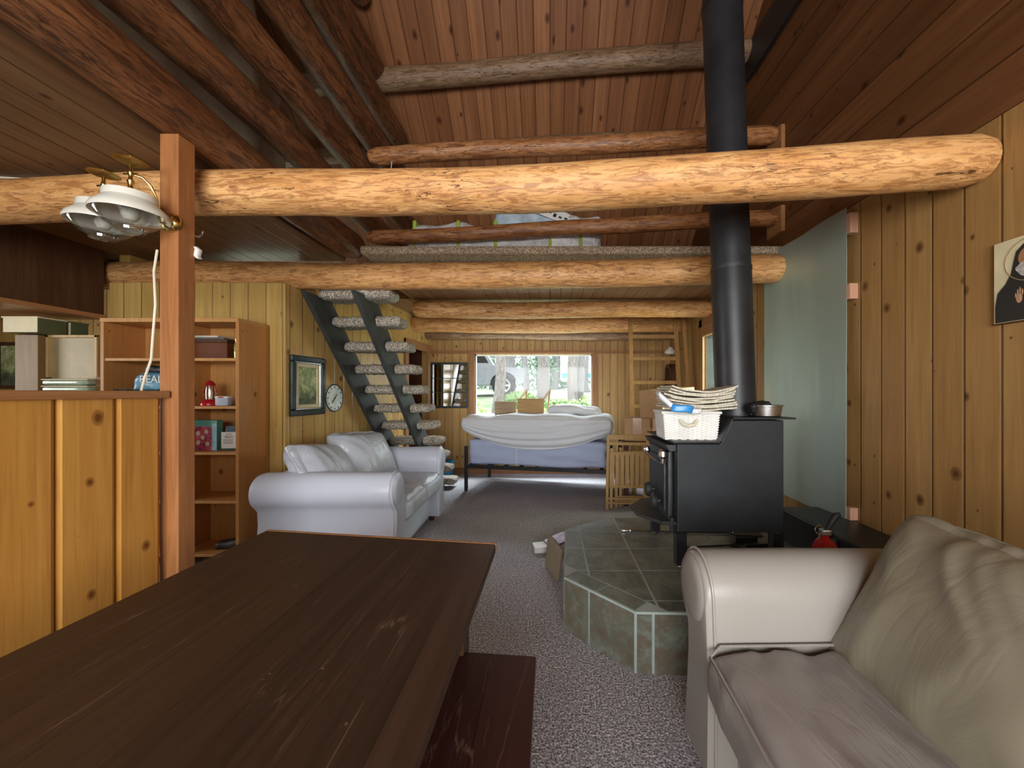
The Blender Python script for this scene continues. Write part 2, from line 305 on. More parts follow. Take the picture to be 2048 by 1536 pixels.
# ---------------- mesh helpers ----------------
class MB:
    def __init__(s): s.v = []; s.f = []
    def add(s, vs, fs, T=None):
        n = len(s.v)
        s.v += [tuple(T @ Vector(p)) if T is not None else tuple(p) for p in vs]
        s.f += [tuple(i+n for i in f) for f in fs]; return s
    def box(s, x0, x1, y0, y1, z0, z1, T=None):
        vs = [(x, y, z) for z in (z0, z1) for y in (y0, y1) for x in (x0, x1)]
        return s.add(vs, [(0, 2, 3, 1), (4, 5, 7, 6), (0, 1, 5, 4), (2, 6, 7, 3), (0, 4, 6, 2), (1, 3, 7, 5)], T)
    def bar(s, p0, p1, w, h, up=(0, 0, 1)):
        p0 = Vector(p0); p1 = Vector(p1); d = (p1-p0); L = d.length; d.normalize(); u = Vector(up)
        sd = d.cross(u); sd.normalize(); u = sd.cross(d)
        T = Matrix((( d.x, sd.x, u.x, p0.x), (d.y, sd.y, u.y, p0.y), (d.z, sd.z, u.z, p0.z), (0, 0, 0, 1)))
        return s.box(0, L, -w/2, w/2, -h/2, h/2, T)
    def tube(s, pts, rad, n=12, caps=True):
        pts = [Vector(p) for p in pts]; m = len(pts)
        if not hasattr(rad, '__len__'): rad = [rad]*m
        vs = []; ref = None
        for i, p in enumerate(pts):
            d = (pts[min(i+1, m-1)]-pts[max(i-1, 0)]).normalized()
            if ref is None: ref = d.orthogonal().normalized()
            a = (ref - d*ref.dot(d)).normalized(); ref = a; b = d.cross(a)
            for k in range(n):
                t = 2*math.pi*k/n; vs.append(p + (a*math.cos(t)+b*math.sin(t))*rad[i])
        fs = [(i*n+k, i*n+(k+1) % n, (i+1)*n+(k+1) % n, (i+1)*n+k) for i in range(m-1) for k in range(n)]
        if caps: fs += [tuple(range(n-1, -1, -1)), tuple((m-1)*n+k for k in range(n))]
        return s.add(vs, fs)
    def lathe(s, prof, n=28, T=None, close=False):
        vs = []; fs = []
        for r, z in prof:
            for k in range(n):
                t = 2*math.pi*k/n; vs.append((r*math.cos(t), r*math.sin(t), z))
        m = len(prof)
        fs = [(i*n+k, i*n+(k+1) % n, (i+1)*n+(k+1) % n, (i+1)*n+k) for i in range(m-1) for k in range(n)]
        if close: fs += [tuple(range(n-1, -1, -1)), tuple((m-1)*n+k for k in range(n))]
        return s.add(vs, fs, T)
    def prism(s, poly, a, b, T=None):
        """poly in local xz, extruded along local y from a to b"""
        n = len(poly); vs = [(x, a, z) for x, z in poly]+[(x, b, z) for x, z in poly]
        fs = [tuple(range(n)), tuple(range(2*n-1, n-1, -1))]+[(i, n+i, n+(i+1) % n, (i+1) % n) for i in range(n)]
        return s.add(vs, fs, T)
    def plate(s, poly, z0, z1, T=None):
        """poly in xy, extruded in z"""
        n = len(poly); vs = [(x, y, z0) for x, y in poly]+[(x, y, z1) for x, y in poly]
        fs = [tuple(range(n-1, -1, -1)), tuple(range(n, 2*n))]+[(i, (i+1) % n, n+(i+1) % n, n+i) for i in range(n)]
        return s.add(vs, fs, T)
    def rbox(s, sx, sy, sz, r, n=10, fn=None, T=None):
        """rounded box, centred; fn(v, n) may move each point"""
        h = Vector((sx/2, sy/2, sz/2)); r = min(r, min(h)*0.999); bm = bmesh.new()
        bmesh.ops.create_cube(bm, size=2)
        bmesh.ops.subdivide_edges(bm, edges=bm.edges[:], cuts=n-1, use_grid_fill=True)
        vs = []
        for v in bm.verts:
            p = Vector([math.copysign(1, c)*(1-(1-abs(c))**1.0) for c in v.co])
            p = Vector((p.x*h.x, p.y*h.y, p.z*h.z))
            q = Vector([max(-(h[i]-r), min(h[i]-r, p[i])) for i in range(3)]); d = p-q
            nn = d.normalized() if d.length > 1e-9 else Vector((0, 0, 0))
            w = q+nn*r if d.length > 1e-9 else p
            if fn: w = fn(w, nn, v.co)
            vs.append(w)
        bm.verts.index_update(); fs = [tuple(x.index for x in f.verts) for f in bm.faces]; bm.free()
        return s.add(vs, fs, T)
    def build(s, name, mat, parent=None, smooth=False, bevel=0.0, seg=2, loc=None, rot=None, subsurf=0, angle=40, fixn=True):
        me = bpy.data.meshes.new(name); me.from_pydata(s.v, [], s.f)
        if fixn:
            bm = bmesh.new(); bm.from_mesh(me); bmesh.ops.recalc_face_normals(bm, faces=bm.faces[:]); bm.to_mesh(me); bm.free()
        me.materials.append(mat)
        if smooth:
            for p in me.polygons: p.use_smooth = True
            try: me.set_sharp_from_angle(angle=R(angle))
            except Exception: pass
        o = bpy.data.objects.new(name, me); COL.objects.link(o)
        if bevel:
            b = o.modifiers.new('bevel', 'BEVEL'); b.width = bevel; b.segments = seg; b.limit_method = 'ANGLE'; b.angle_limit = R(35)
        if subsurf:
            b = o.modifiers.new('sub', 'SUBSURF'); b.levels = subsurf; b.render_levels = subsurf
        if parent is not None: o.parent = parent
        if loc is not None: o.location = loc
        if rot is not None: o.rotation_euler = rot
        return o
def tag(o, label=None, cat=None, group=None, kind=None):
    if label: o['label'] = label
    if cat: o['category'] = cat
    if group: o['group'] = group
    if kind: o['kind'] = kind
    return o
def thing(name, label, cat, loc=(0, 0, 0), rotz=0.0, group=None):
    o = bpy.data.objects.new(name, None); COL.objects.link(o); o.empty_display_size = 0.1
    o.location = loc; o.rotation_euler = (0, 0, rotz); return tag(o, label, cat, group)
def struct(name, mb, mat, label=None, parent=None, **kw):
    o = mb.build(name, mat, parent, **kw)
    if parent is None: o['kind'] = 'structure'
    if label: o['label'] = label
    return o
def copy_tree(o, parent=None):
    c = o.copy(); COL.objects.link(c); c.parent = parent
    for ch in list(o.children): copy_tree(ch, c)
    return c
def logmesh(L, r0, r1, seed=0, wob=0.02, lump=0.06, n=26, step=0.07, cham=0.02):
    mb = MB(); m = max(4, int(L/step)); vs = []
    kn = random.Random(seed); knots = [(kn.uniform(0, L), kn.uniform(0, 6.28), kn.uniform(0.3, 1)) for _ in range(int(L*1.6))]
    for i in range(m+1):
        x = L*i/m; t = i/m; r = r0+(r1-r0)*t
        cy = wob*MN.noise(Vector((x*0.5, seed*3.1, 0))); cz = wob*MN.noise(Vector((x*0.5, 7, seed*2.3)))
        if i == 0 or i == m: r -= cham
        for k in range(n):
            a = 2*math.pi*k/n
            rr = r*(1+lump*MN.noise(Vector((x*1.6, math.cos(a)*1.1+seed, math.sin(a)*1.1)))+lump*0.4*MN.noise(Vector((x*6, math.cos(a)*3+seed, math.sin(a)*3))))
            for kx, ka, ks in knots:
                dx = (x-kx)/0.06; da = math.atan2(math.sin(a-ka), math.cos(a-ka))/0.45
                q = dx*dx+da*da
                if q < 6: rr += r*0.07*ks*math.exp(-q)
            vs.append((x, cy+rr*math.cos(a), cz+rr*math.sin(a)))
    fs = [(i*n+k, i*n+(k+1) % n, (i+1)*n+(k+1) % n, (i+1)*n+k) for i in range(m) for k in range(n)]
    fs += [tuple(range(n-1, -1, -1)), tuple(m*n+k for k in range(n))]
    return mb.add(vs, fs)
def log(name, label, cat, p0, p1, r0, r1, mat, seed=0, group=None, wob=0.03, lump=0.06):
    p0 = Vector(p0); p1 = Vector(p1); d = p1-p0
    o = logmesh(d.length, r0, r1, seed, wob, lump).build(name, M[mat], smooth=True, angle=60)
    o.rotation_mode = 'QUATERNION'; o.rotation_quaternion = d.to_track_quat('X', 'Z'); o.location = p0
    return tag(o, label, cat, group)
def text_mesh(txt, size, depth=0.001):
    cu = bpy.data.curves.new('t', 'FONT'); cu.body = txt; cu.size = size; cu.extrude = depth; cu.align_x = 'CENTER'; cu.align_y = 'CENTER'; cu.resolution_u = 2
    o = bpy.data.objects.new('t', cu); COL.objects.link(o); dg = bpy.context.evaluated_depsgraph_get()
    me = bpy.data.meshes.new_from_object(o.evaluated_get(dg)); bpy.data.objects.remove(o)
    vs = [tuple(v.co) for v in me.vertices]; fs = [tuple(p.vertices) for p in me.polygons]; bpy.data.meshes.remove(me)
    return vs, fs
def smoothstep(a, b, x):
    t = max(0.0, min(1.0, (x-a)/(b-a))); return t*t*(3-2*t)

# ---------------- the setting ----------------
FY = 6.4     # far wall
RX = 2.0     # right wall
def lx(y): return -2.23+0.079*(y-3.25)     # left wall of the lounge, a little out of square
struct('floor', MB().box(-6.7, RX+0.1, -2.5, FY+0.1, -0.1, 0.0), M['carpet'])
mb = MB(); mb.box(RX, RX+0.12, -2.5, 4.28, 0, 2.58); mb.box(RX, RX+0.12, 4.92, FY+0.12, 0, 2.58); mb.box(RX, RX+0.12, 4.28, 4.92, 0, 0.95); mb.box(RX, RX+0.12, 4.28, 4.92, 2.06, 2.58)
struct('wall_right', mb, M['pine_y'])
prof = [(-2.45, 2.58), (6.5, 2.58), (6.5, 2.62), (2.0, 6.5), (-2.45, 2.66)]
mb = MB(); T = Matrix.Rotation(R(90), 4, 'Z')
mb.add([(RX+0.005, y, z) for y, z in prof]+[(RX+0.12, y, z) for y, z in prof], [(0, 1, 2, 3, 4), (9, 8, 7, 6, 5)]+[(i, (i+1) % 5, 5+(i+1) % 5, 5+i) for i in range(5)])
struct('wall_right_gable', mb, M['gable'])
mb = MB(); mb.add([(-5.7, y, z) for y, z in prof]+[(-5.6, y, z) for y, z in prof], [(0, 1, 2, 3, 4), (9, 8, 7, 6, 5)]+[(i, (i+1) % 5, 5+(i+1) % 5, 5+i) for i in range(5)])
struct('wall_left_gable', mb, M['gable'])
# far wall with window opening
wx0, wx1, wz0, wz1 = -1.25, 0.70, 0.86, 1.985
mb = MB()
mb.box(-2.1, wx0, FY, FY+0.14, 0, 2.5); mb.box(wx1, RX+0.1, FY, FY+0.14, 0, 2.5)
mb.box(wx0, wx1, FY, FY+0.14, 0, wz0); mb.box(wx0, wx1, FY, FY+0.14, wz1, 2.5)
struct('wall_far', mb, M['pine_far'])
wn = MB(); wn.box(wx0-0.09, wx0, FY-0.02, FY+0.12, wz0-0.05, wz1); wn.box(wx1, wx1+0.09, FY-0.02, FY+0.12, wz0-0.05, wz1); wn.box(wx0-0.09, wx1+0.09, FY-0.05, FY+0.12, wz0-0.05, wz0)
w1 = struct('window_1', wn, M['trim'], bevel=0.003)
MB().box(wx0, wx1, FY+0.08, FY+0.085, wz0, wz1).build('pane', M['glass'], w1)
fr = MB(); fr.box(wx0, wx1, FY+0.06, FY+0.10, wz1-0.02, wz1); fr.box(wx0, wx0+0.015, FY+0.06, FY+0.10, wz0, wz1); fr.box(wx1-0.015, wx1, FY+0.06, FY+0.10, wz0, wz1); fr.box(wx0, wx1, FY+0.06, FY+0.10, wz0, wz0+0.02)
fr.build('window_frame', M['white'], w1)
struct('trim_1', MB().box(-2.0, RX, FY-0.07, FY, wz1+0.012, wz1+0.055), M['trimx'], bevel=0.004)
struct('baseboard_far', MB().box(-1.96, RX, FY-0.025, FY, 0, 0.10), M['trimx'], bevel=0.004)
# left wall of the lounge with the opening beside the stairs
def lwall(y0, y1, z0, z1, mb, t=0.10):
    a, b = lx(y0), lx(y1)
    mb.add([(a, y0, z0), (b, y1, z0), (b-t, y1, z0), (a-t, y0, z0), (a, y0, z1), (b, y1, z1), (b-t, y1, z1), (a-t, y0, z1)],
           [(3, 2, 1, 0), (4, 5, 6, 7), (0, 1, 5, 4), (1, 2, 6, 5), (2, 3, 7, 6), (3, 0, 4, 7)])
mb = MB(); lwall(3.25, 3.52, 0, 2.27, mb); lwall(3.52, 5.45, 0, 2.52, mb); lwall(6.28, 6.45, 0, 2.52, mb); lwall(5.45, 6.28, 2.05, 2.52, mb)
struct('wall_left', mb, M['pine_l'])
mb = MB(); lwall(5.43, 5.53, 0, 2.12, mb, -0.025); lwall(6.22, 6.32, 0, 2.12, mb, -0.025); lwall(5.43, 6.32, 2.0, 2.12, mb, -0.03)
struct('trim_2', mb, M['trim'])
mb = MB(); mb.box(-3.4, -3.3, 5.2, 6.6, 0, 2.5); mb.box(-3.4, -2.1, 6.45, 6.55, 0, 2.5); mb.box(-3.4, -2.15, 5.2, 5.3, 0, 2.5)
struct('wall_hall', mb, planks('red brown boards', 1, 2, 0.12, (0.20, 0.07, 0.035), (0.13, 0.042, 0.02), (0.09, 0.03, 0.015), 0.5, 0.4, 0.06))
# cross wall behind the bookshelf
mb = MB(); mb.box(-3.72, -2.23, 3.25, 3.35, 0, 2.275)
struct('wall_cross', mb, M['pine_x'])
struct('trim_3', MB().box(-2.33, -2.225, 3.235, 3.252, 0, 2.27), M['pine_x'], bevel=0.003)
# kitchen shell
mb = MB(); mb.box(-6.6, -3.7, 4.3, 4.4, 0, 2.55); mb.box(-3.75, -3.65, 3.35, 4.4, 0, 2.55)
struct('wall_kitchen', mb, M['pine_x'])
mb = MB(); mb.box(-6.65, -6.55, -2.5, 0.5, 0, 2.6); mb.box(-6.65, -6.55, 2.1, 4.4, 0, 2.6); mb.box(-6.65, -6.55, 0.5, 2.1, 0, 1.1); mb.box(-6.65, -6.55, 0.5, 2.1, 2.1, 2.6)
struct('wall_kitchen_left', mb, M['kitwall'])
# back wall behind the camera with a wide window added to bring in daylight
mb = MB(); mb.box(-6.6, -1.8, -2.5, -2.4, 0, 2.62); mb.box(1.5, RX+0.1, -2.5, -2.4, 0, 2.62); mb.box(-1.8, 1.5, -2.5, -2.4, 0, 0.75); mb.box(-1.8, 1.5, -2.5, -2.4, 2.35, 2.62)
struct('wall_back', mb, M['pine_x'])
# low ceiling over the kitchen side, loft floor and the roof
struct('ceiling_low', MB().box(-6.6, -1.86, -2.4, 3.5, 2.545, 2.60), M['lowceil'])
struct('ceiling_kitchen', MB().box(-6.6, -3.65, 3.5, 4.4, 2.5, 2.56), M['lowceil'])
struct('trim_4', MB().box(-1.875, -1.85, -2.4, 3.3, 2.535, 2.60), M['ledge'])
mb = MB(); mb.box(-1.70, RX, 3.5, FY, 2.50, 2.53); mb.box(lx(4.9)-0.1, -1.70, 4.72, FY, 2.50, 2.53)
struct('ceiling_loft', mb, M['loftceil'])
mb = MB(); mb.box(-1.62, RX-0.01, 3.27, 6.3, 2.531, 2.60)
struct('floor_loft', mb, M['carpetloft'], bevel=0.02)
def roof(name, s):
    mb = MB(); y1 = 2.0+s*4.62; z1 = 6.44-0.864*4.62
    vs = [(-5.7, 2.0, 6.44), (RX+0.12, 2.0, 6.44), (RX+0.12, y1, z1), (-5.7, y1, z1)]
    vs += [(x, y, z+0.08) for x, y, z in vs]
    mb.add(vs, [(0, 1, 2, 3), (7, 6, 5, 4), (0, 4, 5, 1), (1, 5, 6, 2), (2, 6, 7, 3), (3, 7, 4, 0)]); return struct(name, mb, M['roof'])
roof('ceiling_roof', 1); roof('ceiling_roof_near', -1)

# ---------------- beams ----------------
log('log_beam', 'thick pale golden peeled log beam spanning the whole room nearest overhead', 'log', (-5.2, 2.25, 2.375), (RX+0.0, 1.81, 2.405), 0.108, 0.112, 'log_gold', 3, wob=0.05)
log('log_beam', 'golden log beam carrying the carpeted loft edge above the staircase', 'log', (-5.2, 3.42, 2.375), (RX-0.01, 3.31, 2.402), 0.108, 0.118, 'log_gold', 5, wob=0.05)
log('log_beam', 'short golden log joist with round cut left end under the loft boards', 'log', (-1.68, 4.77, 2.385), (RX, 4.77, 2.39), 0.105, 0.10, 'log_gold', 8, wob=0.03)
log('log_beam', 'log joist under the loft, second behind the staircase opening', 'log', (lx(5.95)-0.02, 5.75, 2.36), (RX, 5.75, 2.36), 0.125, 0.12, 'log_gold', 9, wob=0.03)
log('log_beam', 'darker log joist right against the far wall above the window', 'log', (-2.05, 6.24, 2.30), (RX, 6.24, 2.30), 0.10, 0.10, 'log_weather', 12, wob=0.03)
log('log_rail', 'varnished upper guard rail log above the loft edge', 'log', (-1.60, 3.42, 3.44), (RX-0.03, 3.38, 3.60), 0.072, 0.078, 'log_rail', 21, wob=0.05)
log('log_rail', 'varnished lower guard rail log just above the loft carpet', 'log', (-1.62, 3.42, 2.745), (RX-0.03, 3.38, 2.865), 0.062, 0.070, 'log_rail', 23, wob=0.07)
for z in (3.56, 2.87):
    s = MB(); s.prism([(3.28, z-0.14), (3.50, z-0.14), (3.50, z+0.13), (3.28, z+0.08)], RX-0.03, RX+0.004, Matrix(((0, 1, 0, 0), (1, 0, 0, 0), (0, 0, 1, 0), (0, 0, 0, 1))))
    tag(s.build('rail_bracket', M['captrim'], bevel=0.002), 'wooden bracket holding the %s guard rail log to the dark gable wall' % ('upper' if z > 3 else 'lower'), 'bracket')
def ry(z): return 3.87+(4.82-z)/0.864
log('log_purlin', 'weathered roof purlin log high across the reddish boards', 'log', (-5.5, 4.14, 4.455), (RX, 3.82, 4.735), 0.10, 0.105, 'log_weather', 31)
log('log_purlin', 'lower roof purlin log just above the upper guard rail', 'log', (-5.5, 4.66, 4.03), (RX, 4.37, 4.28), 0.085, 0.085, 'log_weather', 33)
zs = [(2.655, 0.115, 3.46), (2.99, 0.10, None), (3.41, 0.108, None), (3.83, 0.115, None), (4.25, 0.105, None), (4.62, 0.10, None), (5.0, 0.10, None)]
nm = ['lowest dark log of the stacked log screen, resting on the golden beams', 'cracked reddish log of the loft screen, second from the bottom', 'wide brown log of the loft screen, third from the bottom',
      'orange brown log of the loft screen, fourth from the bottom', 'dark log of the loft screen ending on the lower roof purlin', 'sixth log of the loft screen, close under the roof', 'topmost visible log of the loft screen, meeting the high purlin']
for i, (z, r, ye) in enumerate(zs):
    ye = ye or ry(z)-0.10
    y0 = max(-2.2, 2.0-(6.3-z)/0.864)
    log('log_screen', nm[i], 'log', (-1.72, y0, z), (-1.74, ye, z), r*0.98, r, 'log_red', 40+i, 'stacked screen logs at the loft edge', 0.05, 0.07)
# ---------------- half wall and post ----------------
hw = MB(); hw.box(-1.85, -1.775, -2.4, 1.745, 0, 1.325)
hw = struct('wall_half', hw, M['kitwall'])
hb = MB(); yy = 1.735
for w in (0.177, 0.19, 0.205, 0.21, 0.23, 0.22, 0.21, 0.23, 0.22, 0.22, 0.22, 0.22, 0.22, 0.22, 0.22, 0.22, 0.22, 0.2):
    y0 = max(-2.4, yy-w)
    if y0 >= yy-0.02: break
    hb.plate([(-1.775, y0+0.003), (-1.755, y0+0.003), (-1.748, y0+0.012), (-1.748, yy-0.020), (-1.758, yy-0.003), (-1.775, yy-0.003)], 0.02, 1.325)
    yy -= w
hb.build('panel_boards', M['half'], hw)
struct('trim_5', MB().box(-1.90, -1.725, -2.4, 1.75, 1.325, 1.357), M['captrim'], bevel=0.004)
p = MB().box(-1.785, -1.700, 1.76, 1.845, 0, 2.535).build('wooden_post', M['post'], bevel=0.004)
tag(p, 'square cedar post at the end of the half wall, holding the log screen', 'post')

# double brass wall lamp on the post
def lampshade(parent, x, y, z, sc=1.0):
    st = MB(); st.lathe([(0.0, 0.135), (0.006, 0.135), (0.007, 0.11), (0.011, 0.10), (0.007, 0.09), (0.007, 0.075), (0.013, 0.065), (0.009, 0.05), (0.009, 0.03), (0.014, 0.02), (0.05, 0.012), (0.062, 0.0), (0.0, 0.0)], 20, Matrix.Translation((x, y, z)))
    st.lathe([(0.055, 0.148), (0.03, 0.154), (0.0, 0.156), (0.03, 0.15), (0.055, 0.148)], 24, Matrix.Translation((x, y, z)))
    st.tube([(x-0.03, y, z+0.095), (x+0.03, y, z+0.095)], 0.004, 8)
    st.build('stem', M['brass'], parent, smooth=True)
    rg = MB(); rg.lathe([(0.062, 0.008), (0.084, 0.006), (0.086, -0.030), (0.082, -0.030), (0.080, 0.002), (0.062, 0.004)], 28, Matrix.Translation((x, y, z))); rg.build('fitter', M['shade'], parent, smooth=True)
    sh = MB(); sh.lathe([(0.084, -0.020), (0.094, -0.034), (0.116, -0.056), (0.124, -0.074), (0.122, -0.084), (0.110, -0.074), (0.090, -0.042), (0.080, -0.024)], 40, Matrix.Translation((x, y, z)))
    sh.build('lamp_shade', M['shade'], parent, smooth=True)
    bw = MB(); bw.lathe([(0.112, -0.078), (0.100, -0.098), (0.078, -0.122), (0.050, -0.138), (0.048, -0.148), (0.022, -0.150), (0.0, -0.150)], 40, Matrix.Translation((x, y, z)))
    bw.build('glass_bowl', M['shadeclear'], parent, smooth=True)
    bl = MB(); bl.lathe([(0.012, 0.0), (0.013, -0.03), (0.028, -0.06), (0.030, -0.08), (0.018, -0.102), (0.0, -0.108)], 20, Matrix.Translation((x, y, z)))
    bl.build('bulb', M['white'], parent, smooth=True)
la = thing('wall_lamp', 'brass double-arm wall lamp with two frosted glass shades on the cedar post', 'lamp', (-1.785, 1.76, 2.125))
kb = MB(); kb.lathe([(0.0, 0.03), (0.02, 0.028), (0.035, 0.018), (0.046, 0.004), (0.046, 0.0), (0.0, 0.0)], 24, Matrix.Translation((0.055, 0.0, 0.0)) @ Matrix.Rotation(R(90), 4, 'X')); kb.lathe([(0, .022), (.016, .016), (.022, 0), (.016, -.016), (0, -.022)], 18, Matrix.Translation((0.055, -0.035, 0)))
kb.build('wall_plate', M['brass'], la, smooth=True)
ar = MB(); ar.tube([(0.055, -0.035, 0), (0.045, -0.05, 0.02), (0.058, -0.07, 0.08), (0.055, -0.09, 0.12), (0.04, -0.11, 0.145), (0.01, -0.13, 0.15)], 0.005, 10); ar.build('arm', M['brass'], la, smooth=True)
ar = MB(); ar.tube([(0.055, -0.035, 0), (-0.02, -0.05, 0.09), (-0.10, -0.03, 0.14), (-0.18, -0.01, 0.16), (-0.255, 0.0, 0.165)], 0.005, 10); ar.build('arm', M['brass'], la, smooth=True)
lampshade(la, 0.01, -0.13, 0.055)
lampshade(la, -0.255, 0.0, 0.075)
wc = MB(); wc.tube([(-1.79, 1.755, 2.00), (-1.80, 1.75, 1.90), (-1.793, 1.75, 1.75), (-1.805, 1.75, 1.60), (-1.812, 1.75, 1.50), (-1.83, 1.74, 1.42), (-1.836, 1.73, 1.358)], 0.005, 8)
tag(wc.build('lamp_cord', M['cord'], smooth=True), 'cream electric cord hanging down beside the cedar post', 'cord')
wc = MB(); wc.tube([(-3.7, 2.05, 2.54), (-3.3, 2.11, 2.535), (-3.05, 2.13, 2.54), (-2.8, 2.15, 2.535), (-2.60, 2.15, 2.53)], 0.006, 8)
tag(wc.build('ceiling_cable', M['cord'], smooth=True), 'white cable running across the low ceiling towards the lamp', 'cable')
hk = MB(); hk.tube([(-1.70, 1.84, 2.10), (-1.67, 1.83, 2.09), (-1.655, 1.83, 2.10), (-1.65, 1.83, 2.115)], 0.004, 8)
tag(hk.build('coat_hook', M['chrome'], smooth=True), 'small metal hook on the right side of the cedar post', 'hook')
hk = MB(); hk.rbox(0.022, 0.03, 0.06, 0.01, 4, lambda w, n, c: w+Vector((0.006*math.sin(c.z*5), 0, 0)), Matrix.Translation((-1.692, 1.85, 2.02)))
tag(hk.build('hanging_charm', M['white'], smooth=True), 'tiny white ornament hanging behind the cedar post', 'ornament')
nl = MB(); nl.tube([(-0.82, 1.98, 2.475), (-0.812, 1.975, 2.53)], 0.003, 8); nl.tube([(-0.812, 1.975, 2.53), (-0.8115, 1.975, 2.533)], 0.007, 10)
tag(nl.build('bent_nail', M['steel']), 'shiny nail sticking up from the thick golden beam', 'nail')

# ---------------- trestle table and bench ----------------
tb = thing('trestle_table', 'large dark stained plank table in the foreground with a scratched top', 'table', (-0.74, 0.5, 0))
def L(p, o): return (p[0]-o[0], p[1]-o[1])
poly = [(-1.27, -0.6), (-0.225, -0.6), (-0.215, 1.525), (-1.235, 1.675)]
MB().plate([L(q, (-0.74, 0.5)) for q in poly], 0.715, 0.75).build('tabletop', M['table'], tb, bevel=0.004)
ed = MB(); ed.plate([L(q, (-0.74, 0.5)) for q in [(-0.226, 1.524), (-0.213, 1.522), (-0.213, 1.535), (-1.23, 1.683), (-1.233, 1.672)]], 0.716, 0.751)
tag(ed.build('edge_strip', M['captrim'], tb), 'paler edging strip at the far end')
for x, y in ((-0.42, -0.9), (0.42, -0.9), (-0.42, 0.88), (0.40, 0.86)):
    MB().box(x-0.045, x+0.045, y-0.045, y+0.045, 0, 0.715).build('leg', M['darkwood'], tb, bevel=0.004)
ap = MB(); ap.box(-0.38, 0.38, 0.84, 0.87, 0.62, 0.715); ap.box(-0.38, 0.38, -0.9, -0.87, 0.62, 0.715); ap.box(-0.42, -0.39, -0.86, 0.84, 0.62, 0.715); ap.box(0.37, 0.40, -0.86, 0.82, 0.62, 0.715)
ap.build('apron', M['darkwood'], tb)
bn = thing('wooden_bench', 'dark reddish plank bench tucked under the right side of the table', 'bench', (-0.2, 0.4, 0))
MB().plate([(-0.165, -1.0), (0.15, -1.0), (0.152, 0.915), (-0.155, 0.945)], 0.415, 0.45).build('seat', M['bench'], bn, bevel=0.004)
for y in (-0.75, 0.70): MB().box(-0.12, 0.12, y-0.02, y+0.02, 0, 0.415).build('leg', M['darkwood'], bn, bevel=0.003)
MB().box(-0.02, 0.02, -0.73, 0.68, 0.2, 0.26).build('stretcher', M['darkwood'], bn)

